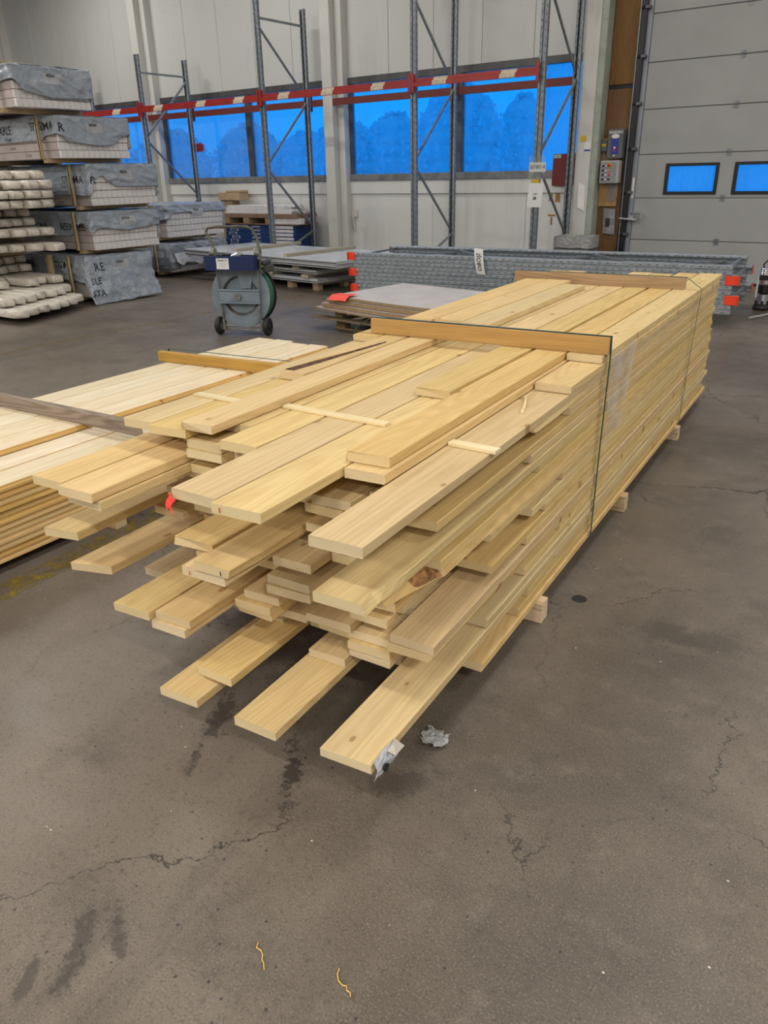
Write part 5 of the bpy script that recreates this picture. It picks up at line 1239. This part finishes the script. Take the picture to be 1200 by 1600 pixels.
def bundle(X1, Y0, z0, W, H, L, lab, s, side_hem, end_hem, rows, group, texts=(), flare=0.0, lowpacks=True, packs=13, name='wrapped_bundle'):
    """X1: end face, Y0: side facing the aisle, hems are functions 0..1 -> uncovered height"""
    bo = thing(name, lab, 'bundle', (X1, Y0, z0), 0, group)
    rh = 0.098
    # packs whose ends show below the film
    pw = W / packs
    me = B().bev(-0.10, 0.0, 0.002, pw - 0.002, 0.002, rh - 0.003, 0.004).mesh('board_pack', M['primed'])
    for r_ in range(rows):
        for c_ in range(packs):
            o = link('board_pack', me, bo, (-0.012 * ((r_ * 5 + c_ * 3) % 3), c_ * pw, r_ * rh))
        sb_ = B().bev(-L, -0.045, 0.0, 0.03, r_ * rh + 0.002, (r_ + 1) * rh - 0.003, 0.003).build('side_board', M['primed_side'], bo)
        for q in range(3):
            tx = -0.75 - q * 0.95 - 0.35 * (r_ % 2)
            link('lettering', text_mesh('STIGMA', 0.040, M['ink'], res=1), sb_, (tx, -0.0015, r_ * rh + 0.045), (PI / 2, 0, 0))
    B().box(-L, -0.125, 0.032, W - 0.002, 0.0, H - 0.02).build('core', M['primed_side'], bo)
    B().box(-0.122, -0.06, 0.004, W - 0.004, rows * rh, H - 0.02).build('upper_core', M['primed_side'], bo)
    nL, nW, nz = 90, 44, 22
    cov = B(); e = 0.022
    def side(i, j):
        x = -L + (L + e) * i / nL; h0 = side_hem(i / nL); z = H + (h0 - H) * j / nz
        d = fold((x, 0, z), s) + 0.012 * (j / nz)
        return (x, -e - max(0.0, d) - (0.0 if j else -0.01), z)
    def end(i, j):
        y = -e + (W + 2 * e) * i / nW; h0 = end_hem(i / nW); z = H + (h0 - H) * j / nz
        d = fold((0.3, y, z), s + 5) + (flare * (j / nz) ** 2 if flare else 0.012 * (j / nz))
        return (e + max(0.0, d) - (0.0 if j else 0.01), y - (flare * 0.5 * (j / nz) ** 2 * (1 - i / nW) if flare else 0), z)
    SG = [[side(i, j) for i in range(nL + 1)] for j in range(nz + 1)]
    EG = [[end(i, j) for i in range(nW + 1)] for j in range(nz + 1)]
    for j in range(nz + 1):
        a_ = SG[j][nL]; b_ = EG[j][0]
        m_ = (max(a_[0], b_[0]), min(a_[1], b_[1]), (a_[2] + b_[2]) / 2 if abs(a_[2] - b_[2]) < 0.08 else a_[2])
        SG[j][nL] = m_; EG[j][0] = (m_[0], m_[1], m_[2] if abs(a_[2] - b_[2]) < 0.08 else b_[2])
    cov.grid(SG); cov.grid(EG)
    cov.grid([[(-L + (L + e) * i / nL, -e + (W + 2 * e) * k_ / 8, H + 0.012 * mnoise.noise(Vector((i * 0.5, k_ * 0.7, s))) + 0.006 * (0 < k_ < 8)) for i in range(nL + 1)] for k_ in range(9)])
    cov.grid([[(-L + (L + e) * i / 10, W + e + 0.008 * mnoise.noise(Vector((i, k_, s))), H - (H - 0.12) * k_ / 6) for i in range(11)] for k_ in range(7)])
    co = cov.build('film_cover', M['wrap'], bo, smooth=True, fix=False); co.modifiers.new('s', 'SOLIDIFY').thickness = 0.003
    for (tx, tz, size, body, face) in texts:
        tm_ = text_mesh(body, size, M['ink'], bold=0.001, res=1)
        bm = bmesh.new(); bm.from_mesh(tm_); bmesh.ops.triangulate(bm, faces=bm.faces[:]); bmesh.ops.subdivide_edges(bm, edges=[e_ for e_ in bm.edges if e_.calc_length() > 0.03], cuts=2); bm.to_mesh(tm_); bm.free()
        for vv in tm_.vertices:
            a_, z = vv.co.x + tx, vv.co.y + tz
            if face == 'side':
                h0 = side_hem(1 + a_ / L); jz = (H - z) / max(0.05, H - h0)
                vv.co = Vector((a_, -e - max(0, fold((a_, 0, z), s) + 0.012 * jz) - 0.006, z))
            else:
                i_ = (a_ + e) / (W + 2 * e); h0 = end_hem(min(1, max(0, i_))); jz = (H - z) / max(0.05, H - h0)
                vv.co = Vector((e + max(0, fold((0.3, a_, z), s + 5) + (flare * jz ** 2 if flare else 0.012 * jz)) + 0.007, a_ - (flare * 0.5 * jz ** 2 * (1 - i_) if flare else 0), z))
        link('lettering', tm_, bo)
    # pasted data label on the end
    if not flare or True:
        y = W * 0.50; z = H - 0.13
        lbm = B(); P = []
        for j in range(5):
            row = []
            for i in range(5):
                yy, z2 = y - 0.13 + 0.26 * i / 4, z + 0.055 - 0.12 * j / 4
                h0 = end_hem((yy + e) / (W + 2 * e)); jz = (H - z2) / max(0.05, H - h0)
                row.append((e + max(0, fold((0.3, yy, z2), s + 5) + (flare * jz ** 2 if flare else 0.012 * jz)) + 0.006, yy - (flare * 0.5 * jz ** 2 * (1 - yy / W) if flare else 0), z2))
            P.append(row)
        lbm.grid(P).build('data_label', flat('grey_label', (0.42, 0.43, 0.45), 0.5), bo)
        tl = text_mesh('42560', 0.048, M['ink'], bold=0.0015, res=1)
        for vv in tl.vertices:
            yy, z2 = y - 0.02 + vv.co.x, z + 0.03 + vv.co.y
            h0 = end_hem((yy + e) / (W + 2 * e)); jz = (H - z2) / max(0.05, H - h0)
            vv.co = Vector((e + max(0, fold((0.3, yy, z2), s + 5) + (flare * jz ** 2 if flare else 0.012 * jz)) + 0.011, yy - (flare * 0.5 * jz ** 2 * (1 - yy / W) if flare else 0), z2))
        link('lettering', tl, bo)
    # upright corner battens with a green band
    for bx_ in (-0.30, -1.75, -3.1):
        if bx_ > -L + 0.2:
            B().bev(bx_ - 0.03, bx_ + 0.03, -0.105, -0.078, 0.0, H + 0.005, 0.002).build('corner_batten', M['corner_batten'], bo)
            B().box(bx_ - 0.008, bx_ + 0.008, -0.108, -0.1055, -0.005, H + 0.006).build('band', M['bandgreen'], bo)
            B().bev(bx_ - 0.05, bx_ + 0.05, -0.05, W + 0.03, -0.050, -0.001, 0.003).build('bearer', M['corner_batten'], bo)
    return bo

def hem(*pts):
    def f(t_):
        for a, b_ in zip(pts, pts[1:]):
            if a[0] <= t_ <= b_[0]:
                q = (t_ - a[0]) / max(1e-6, b_[0] - a[0]); q = q * q * (3 - 2 * q); return a[1] + q * (b_[1] - a[1])
        return pts[-1][1] if t_ > pts[-1][0] else pts[0][1]
    return f
GB = 'plastic wrapped bundles in the tall stack'
XB = -9.78
bundle(XB - 0.02, 6.02, 2.445, 1.06, 0.465, 3.2, 'topmost grey wrapped bundle of the tall stack', 1.0, hem((0, 0.20), (0.80, 0.22), (0.88, 0.28), (1, 0.30)), hem((0, 0.30), (0.05, 0.26), (0.12, 0.17), (0.5, 0.115), (1, 0.13)), 3, GB,
       ((-0.72, 0.33, 0.13, 'STIGMA', 'side'), (-1.9, 0.33, 0.13, 'REFINABLE', 'side')))
bundle(XB, 6.50, 1.87, 1.08, 0.50, 3.6, 'second bundle from the top of the tall stack, sagging film on its end', 2.0, hem((0, 0.20), (0.9, 0.22), (0.925, 0.27), (1, 0.28)), hem((0, 0.30), (0.03, 0.27), (0.14, 0.19), (0.55, 0.155), (0.72, 0.165), (0.92, 0.28), (1, 0.30)), 3, GB,
       ((-0.30, 0.38, 0.15, 'STIGMA', 'side'), (-1.35, 0.36, 0.15, 'REFINABLE', 'side'), (0.04, 0.36, 0.15, 'R', 'end'), (-1.1, 0.25, 0.05, 'STIGMA', 'side')))
bundle(XB, 6.86, 1.275, 1.10, 0.525, 3.8, 'middle bundle of the tall stack with film pulled up over its corner', 3.0, hem((0, 0.13), (0.9, 0.14), (0.97, 0.13), (1, 0.14)), hem((0, 0.14), (0.02, 0.15), (0.03, 0.33), (0.18, 0.38), (0.25, 0.30), (0.40, 0.24), (1, 0.235)), 4, GB,
       ((-0.36, 0.33, 0.14, 'STIGMA', 'side'), (-1.35, 0.33, 0.14, 'REFINABLE', 'side'), (0.02, 0.32, 0.14, 'R', 'end')))
bundle(XB - 0.01, 6.80, 0.70, 1.10, 0.50, 3.8, 'fourth bundle from the top of the tall stack, arched gap in film', 4.0, hem((0, 0.17), (0.86, 0.18), (0.91, 0.30), (0.95, 0.36), (0.985, 0.26), (1, 0.22)), hem((0, 0.22), (0.04, 0.26), (0.10, 0.29), (0.5, 0.245), (1, 0.29)), 3, GB,
       ((-1.25, 0.30, 0.13, 'STIGMA', 'side'), (-0.42, 0.30, 0.13, 'REFINABLE', 'side')))
bundle(XB, 6.60, 0.085, 1.06, 0.545, 3.8, 'bottom bundle of the tall stack, its film hanging to the floor', 5.0, hem((0, 0.20), (0.9, 0.22), (0.985, 0.20), (1, -0.05)), hem((0, -0.078), (0.5, -0.07), (1, -0.04)), 1, GB,
       ((-0.55, 0.42, 0.14, 'STIGMA', 'side'), (-1.55, 0.42, 0.14, 'REFINABLE', 'side'), (0.16, 0.40, 0.15, 'RE', 'end'), (0.08, 0.22, 0.12, 'SLE', 'end'), (0.08, 0.06, 0.12, 'STA', 'end')), flare=0.16)
o = B().bev(-0.05, 0.05, -0.02, 0.86, 0, 0.028, 0.003).build('loose_batten', M['corner_batten'], None, loc=(XB - 0.37, 6.07, 2.940), rot=(R(-1), 0, 0)); tag(o, 'loose brown batten lying on top of the tall stack', 'batten')
G2 = 'plastic wrapped bundles behind the reel trolley'
bundle(-11.22, 9.28, 0.655, 1.30, 0.53, 3.0, 'upper white and grey wrapped bundle behind the reel trolley', 7.0, hem((0, 0.22), (0.9, 0.26), (1, 0.30)), hem((0, 0.30), (0.03, 0.32), (0.10, 0.40), (1, 0.40)), 4, G2, (), packs=15)
bundle(-11.22, 9.26, 0.08, 1.30, 0.48, 3.0, 'lower wrapped bundle with torn film behind the reel trolley', 8.0, hem((0, 0.06), (1, 0.05)), hem((0, 0.05), (0.12, 0.06), (0.2, 0.26), (0.6, 0.22), (1, 0.24)), 2, G2, ((-0.75, 0.30, 0.12, 'STIGMA', 'side'), (-0.10, 0.30, 0.12, 'R', 'side')), packs=15)
P = []
for i in range(15):
    row = []
    for j in range(10):
        u, v_ = i / 14, j / 9; q = Vector((u * 6, v_ * 4, 3.3))
        row.append((0.045 + 0.11 * v_ + 0.05 * abs(mnoise.noise(q)) + 0.03 * math.sin(u * 17) * v_, 0.03 + 0.60 * u + 0.04 * mnoise.noise(q * 1.3), 0.40 - 0.27 * v_ * (0.6 + 0.5 * abs(mnoise.noise(Vector((u * 3.1, 0, 7)))))))
    P.append(row)
ob = B().grid(P).build('torn_film', M['silverfilm'], None, loc=(-11.22, 9.26, 0.0), smooth=True); ob.modifiers.new('s', 'SOLIDIFY').thickness = 0.002
tag(ob, 'torn silvery film hanging off the lower bundle behind the trolley', 'film')

# ------------------------------------------------------------------ cream film bundles at the left edge
def roll_mesh(L, wd, h, s):
    b = B(); n = 14; rings = 12; P = []
    for i in range(rings):
        f = i / (rings - 1); x = -L * (1 - f) if i < 5 else -L * 0.0 - 0.34 * (1 - (i - 5 + 0.0) / (rings - 6)) 
        if i < 5: x = -L + (L - 0.36) * i / 5
        te = max(0.0, 1 - (-x) / 0.10) if x > -0.10 else 0.0
        row = []
        for k_ in range(n):
            a = 2 * PI * k_ / n; cx, sx_ = math.cos(a), math.sin(a); p4_ = 0.25
            yy = math.copysign(abs(cx) ** p4_, cx) * wd / 2; z_ = math.copysign(abs(sx_) ** p4_, sx_) * h / 2
            shr = 1 - 0.22 * te * te; q = Vector((x * 9, a * 1.1, s)); d = 1 - 0.05 + (0.06 + 0.20 * te) * mnoise.noise(q) + 0.05 * te * math.sin(6 * a + s)
            row.append((x + (0.02 * mnoise.noise(q * 1.7) if te else 0), yy * shr * min(1.0, d) + wd / 2, z_ * shr * min(1.0, d) + h / 2))
        P.append(row + [row[0]])
    b.grid(P)
    b.f.append(tuple(len(b.v) - (n + 1) + k_ for k_ in range(n))); b.m.append(0)
    b.f.append(tuple(range(n))[::-1]); b.m.append(0)
    return b.mesh('film_bundle', M['cream'], smooth=True)
XVM = text_mesh('XV', 0.07, M['ink'], bold=0.002, res=1)
RM = [roll_mesh(1.9, 0.185, 0.110, i * 3.7) for i in range(5)]
rows_ = [(0.082, (-9.02, -9.10, -9.17, -9.25, -9.33, -9.42, -9.56)), (0.198, (-9.30, -9.38, -9.45, -9.52, -9.60, -9.68, -9.80)), (0.314, (-10.0, -10.25, -10.05, -10.4, -9.95, -10.1, -9.98)),
         (0.43, (-10.6, -10.62, -10.65, -10.66, -10.68, -10.70, -10.72)), (0.546, (-10.68, -10.70, -10.7, -10.74, -10.75, -10.8, -10.82)),
         (0.74, (-9.62, -9.90, -10.1, -10.2, -10.15, -9.98, -9.80)), (0.93, (-9.9, -10.05, -10.2, -10.1, -10.02, -10.0, -9.98)), (1.046, (-10.2, -10.3, -10.1, -10.35, -10.3, -10.4, -10.4)),
         (1.162, (-10.35, -10.4, -10.45, -10.4, -10.5, -10.5, -10.5)), (1.278, (-10.1, -9.95, -10.05, -10.0, -9.95, -9.85, -9.88)), (1.394, (-10.2, -10.1, -10.05, -9.98, -9.92, -9.86, -9.86)), (1.51, (-10.2, -10.1, -10.0, -10.05, -9.95, -9.86, -9.82)), (1.626, (-10.4, -10.3, -10.2, -10.15, -10.1, -10.05, -10.0))]
for r_, (z, xs) in enumerate(rows_):
    for c_, x in enumerate(xs):
        y = 5.02 + c_ * 0.191
        jit = rnd.uniform(-0.03, 0.03)
        o = link('film_bundle', RM[(r_ * 3 + c_ * 2) % 5], None, (x + jit, y, z))
        tag(o, 'cream film wrapped bundle, %s row from the floor, %s from the near side' % (ORD[r_], ORD[c_]), 'bundle', 'cream film wrapped bundles at the left')
        if (r_ + c_ * 2) % 3 == 0 and r_ in (0, 1, 2, 5, 6, 9, 10, 11):
            if r_ in (0, 1, 2, 5): link('lettering', XVM, o, (-0.42, 0.09, 0.1135), (0, 0, 0.0))
            elif c_ == 0: link('lettering', XVM, o, (-0.42, -0.006, 0.055), (PI / 2, 0, 0))
for i, (z, h) in enumerate(((0.0, 0.080), (0.66, 0.078), (0.854, 0.074))):
    for x in (-10.85, -11.6):
        o = B().bev(-0.045, 0.045, 4.98, 6.36, 0, h, 0.003).build('bearer', M['corner_batten'], None, loc=(x, 0, z))
        tag(o, 'bearer between the cream bundles, %s, %s' % (('on the floor', 'middle height', 'upper')[i], 'nearer the ends' if x > -11 else 'further in'), 'batten', 'bearers between the cream bundles')
o = B().bev(-0.035, 0.035, -0.03, 0.03, 0, 0.66, 0.003).build('corner_post', M['corner_batten'], None, loc=(-10.35, 6.40, 0.0)); tag(o, 'short upright batten between cream bundles and tall stack', 'batten')

# ------------------------------------------------------------------ machine at the right frame edge
mc = thing('floor_machine', 'silver and black ribbed machine on a rubber foot at right', 'machine', (-1.80, 10.34, 0.0), R(10))
mc.scale = (0.85, 0.85, 0.95)
B().lathe([(0.0, 0.0), (0.105, 0.0), (0.115, 0.03), (0.10, 0.07), (0.0, 0.07)], 'Z', 28).build('rubber_foot', M['black'], mc)
for k in range(6): B().bev(-0.018, 0.018, -0.105, -0.072, 0.05, 0.12, 0.006).build('foot_lug', M['black'], mc, rot=(0, 0, k * PI / 3))
pf = [(0.0, 0.071)]
for k in range(7): pf += [(0.080, 0.072 + k * 0.018), (0.086, 0.078 + k * 0.018), (0.086, 0.084 + k * 0.018), (0.080, 0.088 + k * 0.018)]
B().lathe(pf + [(0.0, 0.205)], 'Z', 28).build('ribbed_body', M['chrome'], mc)
B().lathe([(0.0, 0.206), (0.075, 0.206), (0.080, 0.22), (0.080, 0.31), (0.0, 0.31)], 'Z', 28).build('black_band', M['blackframe'], mc)
B().bev(-0.11, -0.084, -0.04, 0.04, 0.15, 0.40, 0.008).build('side_strut', M['white'], mc)
B().lathe([(0.0, 0.311), (0.070, 0.311), (0.076, 0.33), (0.076, 0.37), (0.0, 0.37)], 'Z', 28).build('collar', M['chrome'], mc)
B().bev(-0.085, 0.10, -0.06, 0.06, 0.371, 0.425, 0.008).build('black_block', M['blackframe'], mc)
pf = [(0.0, 0.426)]
for k in range(4): pf += [(0.082, 0.427 + k * 0.022), (0.088, 0.434 + k * 0.022), (0.082, 0.447 + k * 0.022)]
B().lathe(pf + [(0.0, 0.52)], 'Z', 28).build('ribbed_head', M['chrome'], mc)
B().tube([(-0.05, -0.03, 0.515), (-0.06, -0.04, 0.56), (0.0, -0.05, 0.62), (0.10, -0.04, 0.64)], 0.010, 8).build('head_hose', M['black'], mc)
ob = B().tube([(-1.69, 10.20, 0.14), (-1.63, 10.12, 0.05), (-1.64, 10.0, 0.014), (-1.70, 9.82, 0.013), (-1.78, 9.62, 0.013)], 0.012, 8).build('machine_cable', M['ctl_grey']); tag(ob, 'grey cable trailing on the floor from the silver machine', 'cable')
